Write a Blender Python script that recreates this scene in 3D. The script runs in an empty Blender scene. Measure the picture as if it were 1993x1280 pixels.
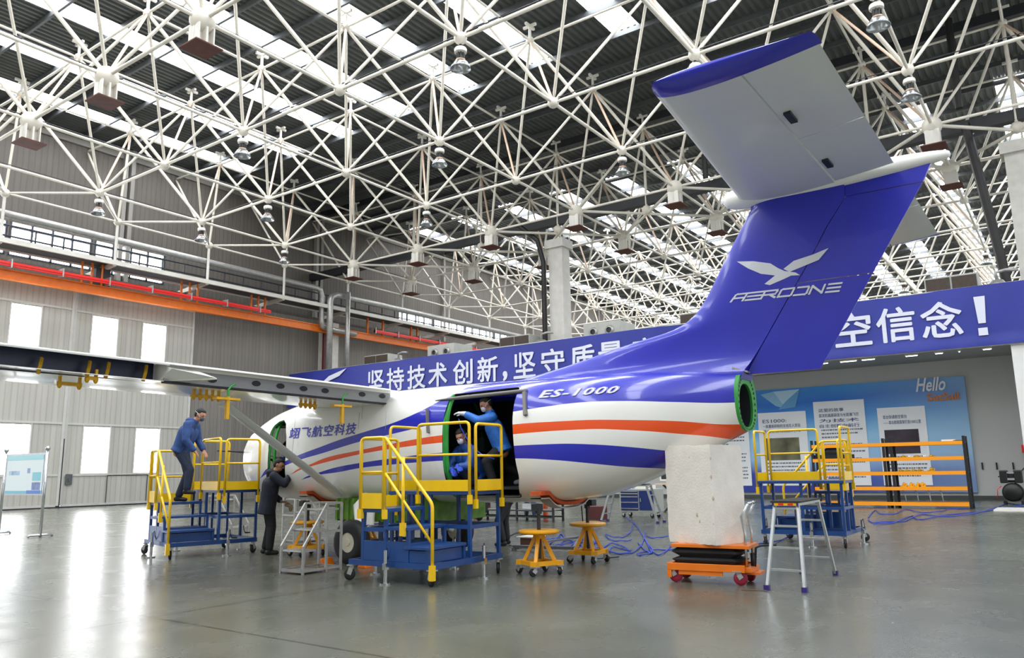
import bpy, math, random
import numpy as np
from mathutils import Vector, Matrix
random.seed(7)
SC = bpy.context.scene
COL = SC.collection
# ------------------------------------------------------------------ camera
W, H = 1993.0, 1280.0
FPX = 1522.7
PITCH, ROLL, YAW = map(math.radians, (10.2037, -0.95, 35.3806))
EYE = np.array([0.0, 0.0, 1.4])
_F = np.array([math.cos(YAW)*math.cos(PITCH), math.sin(YAW)*math.cos(PITCH), math.sin(PITCH)])
_R0 = np.array([math.sin(YAW), -math.cos(YAW), 0.0])
_U0 = np.cross(_R0, _F)
_R = math.cos(ROLL)*_R0 + math.sin(ROLL)*_U0
_U = -math.sin(ROLL)*_R0 + math.cos(ROLL)*_U0
cd = bpy.data.cameras.new('camera'); cam = bpy.data.objects.new('camera', cd); COL.objects.link(cam)
cd.sensor_width = 36.0; cd.lens = FPX/W*36.0; cd.clip_end = 500; cd.clip_start = .05
mw = Matrix.Identity(4)
for r in range(3):
    mw[r][0] = _R[r]; mw[r][1] = _U[r]; mw[r][2] = -_F[r]; mw[r][3] = EYE[r]
cam.matrix_world = mw
SC.camera = cam
# ------------------------------------------------------------------ sky light, exposure
wd = bpy.data.worlds.new('sky'); SC.world = wd; wd.use_nodes = True
bg = wd.node_tree.nodes['Background']; bg.inputs[0].default_value = (0.90, 0.95, 1.0, 1); bg.inputs[1].default_value = 0.95
SC.view_settings.view_transform = 'Standard'; SC.view_settings.look = 'None'
SC.view_settings.gamma = 1.0; SC.view_settings.use_curve_mapping = False
SC.view_settings.exposure = 0.60
SKY_E = 9.0      # daylight through the roof panels
WIN_E = 8.5      # daylight through the glazing
SC.cycles.max_bounces = 6; SC.cycles.diffuse_bounces = 4; SC.cycles.glossy_bounces = 3
SC.cycles.sample_clamp_indirect = 6.0

# ------------------------------------------------------------------ pixel -> place helpers (photograph frame)
def ray(u, v): return _F + _R*(u-996.5)/FPX + _U*(640-v)/FPX
def atZ(u, v, z=0.0): d = ray(u, v); return EYE + d*(z-EYE[2])/d[2]
def atX(u, v, x): d = ray(u, v); return EYE + d*x/d[0]
def atY(u, v, y): d = ray(u, v); return EYE + d*y/d[1]

# ------------------------------------------------------------------ materials
def lin(c):
    if isinstance(c, str):
        c = [int(c[i:i+2], 16)/255 for i in (0, 2, 4)]
    return tuple((x/12.92 if x <= .04045 else ((x+.055)/1.055)**2.4) for x in c) + (1.0,)
MATS = {}
def mat(name, col, rough=.5, metal=0.0, var=0.0, vscale=3.0, bump=0.0, bscale=40.0, coat=0.0, spec=None, rvar=0.0, emit=0.0):
    if name in MATS: return MATS[name]
    m = bpy.data.materials.new(name); m.use_nodes = True
    nt = m.node_tree; b = nt.nodes['Principled BSDF']; N = nt.nodes.new; L = nt.links.new
    c = lin(col)
    b.inputs['Base Color'].default_value = c
    b.inputs['Roughness'].default_value = rough
    b.inputs['Metallic'].default_value = metal
    if coat: b.inputs['Coat Weight'].default_value = coat; b.inputs['Coat Roughness'].default_value = .06
    if spec is not None: b.inputs['Specular IOR Level'].default_value = spec
    tc = N('ShaderNodeTexCoord')
    if var or rvar:
        n = N('ShaderNodeTexNoise'); n.inputs['Scale'].default_value = vscale; n.inputs['Detail'].default_value = 5
        L(tc.outputs['Object'], n.inputs['Vector'])
        if var:
            r = N('ShaderNodeValToRGB'); e = r.color_ramp.elements
            e[0].position = .3; e[1].position = .7
            e[0].color = tuple(x*(1-var) for x in c[:3])+(1,); e[1].color = tuple(min(1, x*(1+var)) for x in c[:3])+(1,)
            L(n.outputs['Fac'], r.inputs[0]); L(r.outputs[0], b.inputs['Base Color'])
        if rvar:
            mr = N('ShaderNodeMapRange'); mr.inputs['To Min'].default_value = max(.02, rough-rvar); mr.inputs['To Max'].default_value = min(1, rough+rvar)
            L(n.outputs['Fac'], mr.inputs['Value']); L(mr.outputs[0], b.inputs['Roughness'])
    if bump:
        n2 = N('ShaderNodeTexNoise'); n2.inputs['Scale'].default_value = bscale; n2.inputs['Detail'].default_value = 3
        L(tc.outputs['Object'], n2.inputs['Vector'])
        bp = N('ShaderNodeBump'); bp.inputs['Strength'].default_value = bump; bp.inputs['Distance'].default_value = .01
        L(n2.outputs['Fac'], bp.inputs['Height']); L(bp.outputs[0], b.inputs['Normal'])
    if emit:
        b.inputs['Emission Color'].default_value = c; b.inputs['Emission Strength'].default_value = emit
    MATS[name] = m
    return m
def siding(name, col, axis, pitch, depth=.02, rough=.6, var=.08, streak=.12, brick=None):
    """profiled metal sheet: ribs every `pitch` metres along `axis` (world metres), faint rain streaks"""
    m = bpy.data.materials.new(name); m.use_nodes = True; nt = m.node_tree; b = nt.nodes['Principled BSDF']; N = nt.nodes.new; L = nt.links.new
    c = lin(col); b.inputs['Roughness'].default_value = rough; b.inputs['Specular IOR Level'].default_value = .3
    tc = N('ShaderNodeTexCoord'); sp = N('ShaderNodeSeparateXYZ'); L(tc.outputs['Object'], sp.inputs[0])
    mu = N('ShaderNodeMath'); mu.operation = 'MULTIPLY'; mu.inputs[1].default_value = 2*math.pi/pitch; L(sp.outputs[axis], mu.inputs[0])
    si = N('ShaderNodeMath'); si.operation = 'SINE'; L(mu.outputs[0], si.inputs[0])
    mp = N('ShaderNodeMapRange'); mp.inputs['From Min'].default_value = .55; mp.inputs['From Max'].default_value = .95; L(si.outputs[0], mp.inputs['Value'])
    bp = N('ShaderNodeBump'); bp.inputs['Strength'].default_value = .5; bp.inputs['Distance'].default_value = depth
    L(mp.outputs[0], bp.inputs['Height']); L(bp.outputs[0], b.inputs['Normal'])
    # rib bands slightly darker than the sheet between them
    n = N('ShaderNodeTexNoise'); n.inputs['Scale'].default_value = 1.0; n.inputs['Detail'].default_value = 4
    mg = N('ShaderNodeMapping'); mg.inputs['Scale'].default_value = tuple((3.0 if i == axis else (.15 if i == 2 else 1.0)) for i in range(3))
    L(tc.outputs['Object'], mg.inputs[0]); L(mg.outputs[0], n.inputs['Vector'])
    r = N('ShaderNodeValToRGB'); e = r.color_ramp.elements; e[0].position = .3; e[1].position = .7
    e[0].color = tuple(x*(1-streak) for x in c[:3])+(1,); e[1].color = tuple(min(1, x*(1+var)) for x in c[:3])+(1,)
    L(n.outputs['Fac'], r.inputs[0])
    mx = N('ShaderNodeMixRGB'); mx.blend_type = 'MULTIPLY'; mx.inputs[0].default_value = .13
    L(r.outputs[0], mx.inputs[1]); L(mp.outputs[0], mx.inputs[2])
    iv = N('ShaderNodeInvert'); L(mp.outputs[0], iv.inputs[1]); L(iv.outputs[0], mx.inputs[2])
    L(mx.outputs[0], b.inputs['Base Color'])
    MATS[name] = m
    return m
def emis(name, col, s, ax=None):
    m = bpy.data.materials.new(name); m.use_nodes = True; nt = m.node_tree
    for n in list(nt.nodes): nt.nodes.remove(n)
    e = nt.nodes.new('ShaderNodeEmission'); o = nt.nodes.new('ShaderNodeOutputMaterial')
    e.inputs[0].default_value = lin(col); e.inputs[1].default_value = s
    nt.links.new(e.outputs[0], o.inputs[0]); MATS[name] = m
    return m

# ------------------------------------------------------------------ mesh builder
class MB:
    def __init__(s): s.v = []; s.f = []; s.m = []
    def add(s, vs, fs, mi=0):
        o = len(s.v); s.v += [tuple(map(float, p)) for p in vs]; s.f += [tuple(o+i for i in f) for f in fs]; s.m += [mi]*len(fs)
        return s
    def box(s, a, b, mi=0):
        x0, y0, z0 = (min(a[i], b[i]) for i in range(3)); x1, y1, z1 = (max(a[i], b[i]) for i in range(3))
        return s.add([(x0,y0,z0),(x1,y0,z0),(x1,y1,z0),(x0,y1,z0),(x0,y0,z1),(x1,y0,z1),(x1,y1,z1),(x0,y1,z1)],
            [(0,3,2,1),(4,5,6,7),(0,1,5,4),(1,2,6,5),(2,3,7,6),(3,0,4,7)], mi)
    def obox(s, c, ax, ay, az, mi=0):
        c, ax, ay, az = map(np.array, (c, ax, ay, az)); vs = [c+sx*ax+sy*ay+sz*az for sz in (-1, 1) for sx, sy in ((-1,-1),(1,-1),(1,1),(-1,1))]
        return s.add(vs, [(0,3,2,1),(4,5,6,7),(0,1,5,4),(1,2,6,5),(2,3,7,6),(3,0,4,7)], mi)
    def bar(s, p, q, w, h=None, up=(0,0,1), mi=0):
        """rectangular bar from p to q, w wide, h tall"""
        h = w if h is None else h
        p, q = np.array(p, float), np.array(q, float); d = q-p; l = np.linalg.norm(d); d = d/l
        up = np.array(up, float)
        if abs(d@up) > .99: up = np.array([0, 1., 0]) if abs(d[1]) < .9 else np.array([1., 0, 0])
        a = np.cross(d, up); a /= np.linalg.norm(a); b = np.cross(a, d)
        return s.obox((p+q)/2, a*w/2, d*l/2, b*h/2, mi)
    def tube(s, p, q, r, r2=None, n=8, cap=True, mi=0):
        r2 = r if r2 is None else r2
        p, q = np.array(p, float), np.array(q, float); d = q-p; l = np.linalg.norm(d)
        if l < 1e-9: return s
        d /= l; u = np.array([0, 0, 1.]) if abs(d[2]) < .9 else np.array([1., 0, 0])
        a = np.cross(d, u); a /= np.linalg.norm(a); b = np.cross(d, a)
        t = [2*math.pi*k/n for k in range(n)]
        vs = [p+r*(math.cos(x)*a+math.sin(x)*b) for x in t]+[q+r2*(math.cos(x)*a+math.sin(x)*b) for x in t]
        fs = [(k, n+k, n+(k+1) % n, (k+1) % n) for k in range(n)]
        if cap: fs += [tuple(range(n)), tuple(reversed(range(n, 2*n)))]
        return s.add(vs, fs, mi)
    def path(s, pts, r, n=8, closed=False, mi=0):
        P = [np.array(p, float) for p in pts]; N = len(P); rs = r if hasattr(r, '__len__') else [r]*N
        vs = []; a = None
        for i in range(N):
            if closed: d = P[(i+1) % N]-P[i-1]
            else: d = P[min(i+1, N-1)]-P[max(i-1, 0)]
            d = d/(np.linalg.norm(d)+1e-12)
            if a is None:
                u = np.array([0, 0, 1.]) if abs(d[2]) < .9 else np.array([1., 0, 0])
                a = np.cross(d, u)
            a = a-d*(a@d); a /= (np.linalg.norm(a)+1e-12); b = np.cross(d, a)
            vs += [P[i]+rs[i]*(math.cos(2*math.pi*k/n)*a+math.sin(2*math.pi*k/n)*b) for k in range(n)]
        fs = []
        for i in range(N if closed else N-1):
            j = (i+1) % N
            fs += [(i*n+k, j*n+k, j*n+(k+1) % n, i*n+(k+1) % n) for k in range(n)]
        if not closed: fs += [tuple(range(n)), tuple(reversed(range((N-1)*n, N*n)))]
        return s.add(vs, fs, mi)
    def ball(s, c, r, n=12, m=8, mi=0, R=None):
        c = np.array(c, float); r = np.array([r]*3 if not hasattr(r, '__len__') else r, float); vs = [(0, 0, 1.)]
        for i in range(1, m):
            a = math.pi*i/m
            vs += [(math.sin(a)*math.cos(2*math.pi*k/n), math.sin(a)*math.sin(2*math.pi*k/n), math.cos(a)) for k in range(n)]
        vs.append((0, 0, -1.)); V = np.array(vs)*r
        if R is not None: V = V@np.array(R).T
        V = V+c; fs = [(0, 1+k, 1+(k+1) % n) for k in range(n)]
        for i in range(m-2):
            fs += [(1+i*n+k, 1+(i+1)*n+k, 1+(i+1)*n+(k+1) % n, 1+i*n+(k+1) % n) for k in range(n)]
        L = 1+(m-2)*n; fs += [(L+k, len(vs)-1, L+(k+1) % n) for k in range(n)]
        return s.add(V, fs, mi)
    def lathe(s, prof, c=(0, 0, 0), n=20, axis=2, mi=0, cap=True):
        vs = []
        for r, z in prof:
            for k in range(n):
                a = 2*math.pi*k/n; p = [r*math.cos(a), r*math.sin(a), z]
                if axis == 0: p = [p[2], p[0], p[1]]
                if axis == 1: p = [p[1], p[2], p[0]]
                vs.append((p[0]+c[0], p[1]+c[1], p[2]+c[2]))
        m = len(prof); fs = [(i*n+k, i*n+(k+1) % n, (i+1)*n+(k+1) % n, (i+1)*n+k) for i in range(m-1) for k in range(n)]
        if cap and prof[0][0] > 1e-6: fs.append(tuple(reversed(range(n))))
        if cap and prof[-1][0] > 1e-6: fs.append(tuple(range((m-1)*n, m*n)))
        return s.add(vs, fs, mi)
    def prism(s, poly, f0, f1, mi=0):
        """poly of 2-D points; f0/f1 map a 2-D point to the two faces"""
        n = len(poly); vs = [f0(*p) for p in poly]+[f1(*p) for p in poly]
        return s.add(vs, [tuple(reversed(range(n))), tuple(range(n, 2*n))]+[(k, (k+1) % n, n+(k+1) % n, n+k) for k in range(n)], mi)
    def grid(s, P, closed_u=False, closed_v=False, mi=0, flip=False):
        P = np.array(P); a, b = P.shape[:2]; fs = []
        for i in range(a if closed_u else a-1):
            for j in range(b if closed_v else b-1):
                i2, j2 = (i+1) % a, (j+1) % b
                f = (i*b+j, i2*b+j, i2*b+j2, i*b+j2); fs.append(f[::-1] if flip else f)
        return s.add(P.reshape(-1, 3), fs, mi)
    def islands(s):
        par = list(range(len(s.v)))
        def fd(a):
            while par[a] != a: par[a] = par[par[a]]; a = par[a]
            return a
        for f in s.f:
            for i in f[1:]: par[fd(i)] = fd(f[0])
        out = {}
        for f, m in zip(s.f, s.m): out.setdefault(fd(f[0]), []).append((f, m))
        for fs in out.values():
            used = sorted({i for f, _ in fs for i in f}); mp = {i: k for k, i in enumerate(used)}; b = MB()
            b.v = [s.v[i] for i in used]; b.f = [tuple(mp[i] for i in f) for f, _ in fs]; b.m = [m for _, m in fs]; yield b
    def each(s, name, mats, parent=None, **k):
        """every loose piece becomes an object of its own"""
        return [b.build(name, mats, parent, **k) for b in s.islands()]
    def build(s, name, mats, parent=None, smooth=False, world=False, bevel=0.0, seg=2, auto=None):
        me = bpy.data.meshes.new(name); V = s.v
        if world and parent is not None:
            l = parent.location; V = [(x-l.x, y-l.y, z-l.z) for x, y, z in V]
        me.from_pydata(V, [], s.f)
        for m in (mats if isinstance(mats, (list, tuple)) else [mats]): me.materials.append(m)
        if any(s.m): me.polygons.foreach_set('material_index', s.m)
        if smooth: me.polygons.foreach_set('use_smooth', [True]*len(me.polygons))
        if auto is not None:
            me.polygons.foreach_set('use_smooth', [True]*len(me.polygons)); me.update(); me.set_sharp_from_angle(angle=math.radians(auto))
        me.update(); o = bpy.data.objects.new(name, me); COL.objects.link(o)
        if parent is not None: o.parent = parent
        if bevel:
            md = o.modifiers.new('bevel', 'BEVEL'); md.width = bevel; md.segments = seg; md.limit_method = 'ANGLE'
        return o
def tag(o, label=None, cat=None, group=None, kind=None):
    if label: o['label'] = label
    if cat: o['category'] = cat
    if group: o['group'] = group
    if kind: o['kind'] = kind
    return o
def thing(name, label, cat, loc=(0, 0, 0), rz=0.0, group=None, kind=None):
    o = bpy.data.objects.new(name, None); COL.objects.link(o); o.empty_display_size = .1
    o.location = tuple(map(float, loc)); o.rotation_euler = (0, 0, rz)
    return tag(o, label, cat, group, kind)
def copy_tree(o, parent=None):
    kids = [c for c in bpy.data.objects if c.parent == o]
    c = o.copy(); COL.objects.link(c)
    if parent is not None: c.parent = parent
    for k in kids: copy_tree(k, c)
    return c
def text_geo(s, size=1.0, bold=0.0, shear=0.0, extrude=0.0, space=1.0, align='LEFT', res=2):
    cu = bpy.data.curves.new('t', 'FONT'); cu.body = s; cu.size = size;  cu.shear = shear
    cu.extrude = extrude; cu.space_character = space; cu.align_x = align; cu.resolution_u = res
    o = bpy.data.objects.new('t', cu); COL.objects.link(o)
    dg = bpy.context.evaluated_depsgraph_get(); me = o.evaluated_get(dg).to_mesh()
    V = np.array([v.co[:] for v in me.vertices]).reshape(-1, 3); Fc = [tuple(p.vertices) for p in me.polygons]
    o.evaluated_get(dg).to_mesh_clear(); bpy.data.objects.remove(o); bpy.data.curves.remove(cu)
    if bold and len(V):
        n = len(V); A, Fa = [V], list(Fc)
        for k in range(8):
            A.append(V+[bold*math.cos(k*math.pi/4), bold*math.sin(k*math.pi/4), .0004*(k+1)]); Fa += [tuple(i+n*(k+1) for i in f) for f in Fc]
        V, Fc = np.concatenate(A), Fa
    return V, Fc
def fit_text(s, w, h, **k):
    """text scaled into a w x h box with its lower left corner at 0,0"""
    V, Fc = text_geo(s, 1.0, **k)
    if not len(V): return V, Fc
    lo, hi = V.min(0), V.max(0); lo[2] = 0; V = V-lo; V[:, 0] *= w/(hi[0]-lo[0]); V[:, 1] *= h/(hi[1]-lo[1])
    return V, Fc

white_steel = mat('white_steel_paint', 'E2DFD6', .45, var=.10, vscale=.8, rvar=.1)
tube_warm_lit = mat('truss_tube_warm_lit', 'DDBFA6', .45, var=.12, vscale=1.3)  # warm reflected light put into the base colour of one set of diagonals
tube_paint = mat('truss_tube_paint', 'E3DDCF', .4, var=.10, vscale=1.3)
plate_rust = mat('red_oxide_plate', '5A2C22', .7, var=.25, vscale=4)
dark_steel = mat('dark_steel', '24262A', .5, var=.2)
galv = mat('galvanised_steel', 'B4B3B0', .35, .6, var=.12, vscale=6)
chrome = mat('bright_steel', 'C9CCCE', .18, 1.0)
alu = mat('brushed_aluminium', 'C3C7CA', .32, .8, var=.08, vscale=8)
yellow = mat('yellow_paint', 'F2C400', .32, var=.05, vscale=5, coat=.3)
blue_steel = mat('blue_steel_paint', '16427F', .35, var=.10, vscale=4, coat=.2)
orange_paint = mat('orange_paint', 'E8760F', .4, var=.08, vscale=4, coat=.2)
black_rubber = mat('black_rubber', '16171A', .6, bump=.2)
# ================================================================== HALL
YW, YU, XB, XW, XEND, RZ = 39.0, 41.2, 31.0, 34.7, 112.0, 19.3
SKY_Y = [13.2+4.2*k for k in range(-6, 7)]
# ---- floor: sealed grey concrete with saw-cut joints
def floor_material():
    m = bpy.data.materials.new('sealed_concrete'); m.use_nodes = True; nt = m.node_tree; b = nt.nodes['Principled BSDF']; N = nt.nodes.new; L = nt.links.new
    tc = N('ShaderNodeTexCoord')
    n = N('ShaderNodeTexNoise'); n.inputs['Scale'].default_value = .35; n.inputs['Detail'].default_value = 6; L(tc.outputs['Object'], n.inputs['Vector'])
    r = N('ShaderNodeValToRGB'); e = r.color_ramp.elements; e[0].position = .3; e[1].position = .7
    e[0].color = lin('4C4E44'); e[1].color = lin('64665A'); L(n.outputs['Fac'], r.inputs[0])
    br = N('ShaderNodeTexBrick'); br.offset = 0; br.inputs['Scale'].default_value = 1; br.inputs['Mortar Size'].default_value = .02
    br.inputs['Brick Width'].default_value = 9; br.inputs['Row Height'].default_value = 9; br.inputs['Mortar Smooth'].default_value = .1
    br.inputs['Color1'].default_value = (1,)*4; br.inputs['Color2'].default_value = (1,)*4; br.inputs['Mortar'].default_value = (.4, .4, .4, 1)
    mp = N('ShaderNodeMapping'); mp.inputs['Location'].default_value = (-4.6+9, -7.77+9, 0); L(tc.outputs['Object'], mp.inputs[0]); L(mp.outputs[0], br.inputs['Vector'])
    mx = N('ShaderNodeMixRGB'); mx.blend_type = 'MULTIPLY'; mx.inputs[0].default_value = 1; L(r.outputs[0], mx.inputs[1]); L(br.outputs[0], mx.inputs[2]); L(mx.outputs[0], b.inputs['Base Color'])
    n2 = N('ShaderNodeTexNoise'); n2.inputs['Scale'].default_value = 1.6; n2.inputs['Detail'].default_value = 5; L(tc.outputs['Object'], n2.inputs['Vector'])
    mr = N('ShaderNodeMapRange'); mr.inputs['To Min'].default_value = .16; mr.inputs['To Max'].default_value = .36; L(n2.outputs['Fac'], mr.inputs['Value']); L(mr.outputs[0], b.inputs['Roughness'])
    b.inputs['Specular IOR Level'].default_value = .8
    n3 = N('ShaderNodeTexNoise'); n3.inputs['Scale'].default_value = 3; n3.inputs['Detail'].default_value = 3; L(tc.outputs['Object'], n3.inputs['Vector'])
    bp = N('ShaderNodeBump'); bp.inputs['Strength'].default_value = .035; bp.inputs['Distance'].default_value = .01; L(n3.outputs['Fac'], bp.inputs['Height']); L(bp.outputs[0], b.inputs['Normal'])
    return m
tag(MB().box((-14, -20, -.2), (XEND, YU, 0)).build('floor', floor_material()), kind='structure')

# ---- corrugated roof with translucent strips
roof_m = mat('roof_sheet', '525654', .55, .2, var=.10, vscale=.3)
sky_m = emis('translucent_panel', 'F6FAFF', SKY_E)
def in_sky(y): return any(abs(y-c) < .6 for c in SKY_Y)
PITCH_C = .3
def corr(y0, y1, x0, x1, z):
    prof = []; k0, k1 = int(math.floor(y0/PITCH_C)), int(math.ceil(y1/PITCH_C))
    for k in range(k0, k1):
        y = k*PITCH_C
        for dy, dz in ((0, 0), (.10, 0), (.15, .07), (.25, .07)): prof.append((y+dy, z+dz))
    prof.append((k1*PITCH_C, z))
    vs = [(x0, y, zz) for y, zz in prof]+[(x1, y, zz) for y, zz in prof]; n = len(prof)
    return vs, [(k, k+1, n+k+1, n+k) for k in range(n-1)], prof
roof = MB(); strips = {}
for x0, x1, lit in ((-14, 27.1, 1), (27.1, 41.7, 0), (41.7, XEND-8, 1), (XEND-8, XEND, 0)):
    vs, fs, prof = corr(-20, YU, x0, x1, RZ)
    keep = []
    for f in fs:
        ym = (vs[f[0]][1]+vs[f[1]][1])/2; c = min(SKY_Y, key=lambda c: abs(c-ym))
        if lit and abs(c-ym) < .6: strips.setdefault((x0, round(c, 1)), (vs, []))[1].append(f)
        else: keep.append(f)
    roof.add(vs, keep)
tag(roof.build('ceiling', roof_m), kind='structure')
for n, ((x0, c), (vs, fs)) in enumerate(sorted(strips.items())):
    used = sorted({i for f in fs for i in f}); mp = {i: k for k, i in enumerate(used)}
    b = MB().add([vs[i] for i in used], [tuple(mp[i] for i in f) for f in fs])
    o = tag(b.build('window_%d' % (n+1), sky_m), kind='structure')
# purlins under the sheets
pur = MB(); x = 27.1-2.1*19
while x < XEND:
    pur.box((x-.05, -20, RZ-.24), (x+.05, YU, RZ-.02)); x += 2.1
tag(pur.build('trim_1', mat('purlin_grey', '55585A', .5, .3)), kind='structure')
# dark edge beam over the column line
tag(MB().box((XW-.45, -20, 14.3), (XW-.05, YU, 14.75)).box((XW-.35, -20, 18.6), (XW-.05, YU, 19.0)).build('trim_2', dark_steel), kind='structure')

# ---- walls
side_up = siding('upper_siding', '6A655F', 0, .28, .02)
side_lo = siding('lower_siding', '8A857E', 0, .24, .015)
side_dr = siding('door_siding', 'BDBBB2', 0, .26, .015, streak=.08)
def wall_with_holes(b, x0, x1, z0, z1, y0, y1, holes):
    """solid wall in the X-Z plane with rectangular openings (non-overlapping in X order)"""
    xs = sorted({x0, x1, *[h[0] for h in holes], *[h[1] for h in holes]})
    for a, c in zip(xs, xs[1:]):
        hs = sorted([h for h in holes if h[0] <= a+1e-6 and h[1] >= c-1e-6], key=lambda h: h[2]); z = z0
        for h in hs:
            if h[2] > z: b.box((a, y0, z), (c, y1, h[2]))
            z = h[3]
        if z < z1: b.box((a, y0, z), (c, y1, z1))
# clerestory openings in the upper wall
zc1 = atY(18, 430, YU)[2]; zc0 = atY(14, 464, YU)[2]
zs0 = atY(60, 499, YU)[2]
clear = [(x, x+3.9, zz0, zz1) for x in np.arange(7.6, 24, 4.1) for zz0, zz1 in ((zc0, zc1), (zs0-.14, zs0+.14))]+[(x, x+3.9, zc0, zc1) for x in np.arange(43.0, 100, 4.1)]
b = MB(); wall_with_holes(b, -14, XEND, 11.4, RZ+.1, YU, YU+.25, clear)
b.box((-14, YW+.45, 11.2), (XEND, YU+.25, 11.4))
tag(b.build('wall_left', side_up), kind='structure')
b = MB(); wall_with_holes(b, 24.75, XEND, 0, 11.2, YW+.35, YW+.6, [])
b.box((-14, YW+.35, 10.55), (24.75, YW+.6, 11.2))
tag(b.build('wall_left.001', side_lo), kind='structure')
win_m = emis('bright_glazing', 'FAFCFF', WIN_E)
mull = mat('mullion_dark', '3A4048', .5)
for n, h in enumerate(clear):
    if h[0] > 80: continue
    tag(MB().box((h[0], YU+.12, h[2]), (h[1], YU+.16, h[3])).build('window_%d' % (40+n), win_m), kind='structure')
    m = MB()
    for x in np.linspace(h[0], h[1], 5): m.box((x-.05, YU-.02, h[2]), (x+.05, YU+.1, h[3]))
    m.box((h[0], YU-.02, h[3]-.30), (h[1], YU+.1, h[3]-.22))
    tag(m.build('trim_%d' % (40+n), mull), kind='structure')
# far end wall, second wall skin, wind posts on the upper wall
tag(MB().box((XEND, -20, 0), (XEND+.3, YU, RZ)).build('wall_far', side_lo), kind='structure')
m = MB()
for x in (21.0, 21.4, 34.6, 35.0, 48, 61, 74, 87): m.box((x, YU-.3, 11.4), (x+.22, YU, RZ))
m.box((-14, YU-.15, RZ-.6), (XEND, YU, RZ-.3))
tag(m.build('trim_3', mat('post_grey', '8E8A84', .5)), kind='structure')
# tall white wall facing the door side behind the camera keeps the hall closed on the left
tag(MB().box((-14.3, -20, 0), (-14, YU, RZ)).build('wall_back', siding('back_siding', 'B5B2AC', 1, .4)), kind='structure')

# ---- the big sliding door, two leaves with windows, wicket door and locks
frame_m = mat('door_frame_paint', 'C9C8C2', .5, var=.05)
def leaf(n, x0, x1, y, wins, top):
    L_ = thing('door_%d' % n, None, None, (x0, y, 0)); L_['kind'] = 'structure'
    b = MB(); wall_with_holes(b, x0+.05, x1-.05, .12, top, y, y+.12, [(a, c, z0, z1) for a, c in wins for z0, z1 in ((1.58, 3.8), (7.03, 9.3))])
    tag(b.build('door_panel', side_dr, L_, world=True))
    f = MB()
    for x in (x0, x1-.12): f.box((x, y-.06, .1), (x+.12, y+.14, top))
    for z in (.1, 1.5, 3.92, 6.9, 9.42, top-.1): f.box((x0+.12, y-.04, z-.05), (x1-.12, y-.001, z+.05))
    for a, c in wins:
        for z0, z1 in ((1.5, 3.92), (6.9, 9.42)):
            for x in (a-.08, c+.02): f.box((x, y-.03, z0+.05), (x+.06, y-.001, z1-.05))
    tag(f.build('door_frame', frame_m, L_, world=True))
    for a, c in wins:
        for z0, z1 in ((1.58, 3.8), (7.03, 9.3)):
            MB().box((a, y+.05, z0), (c, y+.07, z1)).build('window_pane', win_m, L_, world=True)
    return L_
A_ = leaf(1, 11.4, 18.05, YW-.05, [(12.6, 13.86), (15.3, 16.56)], 10.6)
B_ = leaf(2, 18.15, 24.6, YW+.14, [(19.08, 20.32), (21.7, 22.94)], 10.45)
leaf(3, 4.7, 11.35, YW+.14, [(5.9, 7.1), (8.6, 9.8)], 10.5)
w = MB()
for a, c in ((20.35, 20.38), (22.42, 22.45)): w.box((a, YW+.1, .12), (c, YW+.13, 1.45))
w.box((20.35, YW+.1, 1.45), (22.45, YW+.13, 1.48)); w.build('wicket_outline', mat('gap_dark', '4A4A48', .7), B_, world=True)
for L_, x, y in ((A_, 17.0, YW-.05), (B_, 18.36, YW+.14)):
    MB().box((x, y-.1, 1.05), (x+.3, y-.05, 1.55)).box((x+.1, y-.16, 1.2), (x+.2, y-.1, 1.35)).build('lock_plate', mat('lock_steel', '7D7F80', .35, .8), L_, world=True)
tag(MB().box((18.06, YW-.02, .02), (18.14, YW+.3, 3.2)).build('trim_4', black_rubber), kind='structure')
tag(MB().box((4, YW-.12, 0), (24.9, YW+.3, .05)).build('trim_5', dark_steel), kind='structure')

# ---- columns
col_l = mat('column_paint', 'CFCCC4', .5, var=.08)
for n, y in enumerate((21.2, .55, 40.6)):
    c = MB().box((XW-.8, y-.42, 0), (XW-.05, y+.42, 13.2)).box((XW-.95, y-.55, 12.9), (XW+.1, y+.55, 13.35))
    if n == 2: c = MB().box((33.6, YW-.6, 0), (34.5, YW+.3, 11))
    tag(c.build('trim_%d' % (10+n), col_l), kind='structure')
pipe_k = mat('black_pipe', '1C1B1A', .45, var=.2)
tag(MB().path([(XW-.95, 21.85, 7.2), (XW-.95, 21.85, 12.2), (XW-1.1, 22.1, 13.4), (XW-1.3, 23.2, 14.4)], .14).build('downpipe', pipe_k),
    'black downpipe running up the column between the banner and the roof girder', 'pipe')
tag(MB().path([(XW-1.0, 1.35, 7.2), (XW-1.0, 1.5, 9.0), (XW-1.0, 2.0, 13.6), (XW-1.0, 2.1, 14.4)], .17).build('downpipe', pipe_k),
    'black downpipe leaning beside the column at the right end of the banner', 'pipe')
tag(MB().tube((XW-1.2, 12.6, 14.6), (XW-1.2, 12.6, 18.8), .14).build('downpipe', pipe_k),
    'black vertical pipe up in the roof left of the tailplane tip', 'pipe')
tag(MB().tube((XW-1.2, 2.2, 15.0), (XW-1.2, 2.2, 18.8), .14).build('downpipe', pipe_k),
    'black vertical pipe up in the roof right of the tailplane', 'pipe')

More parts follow.
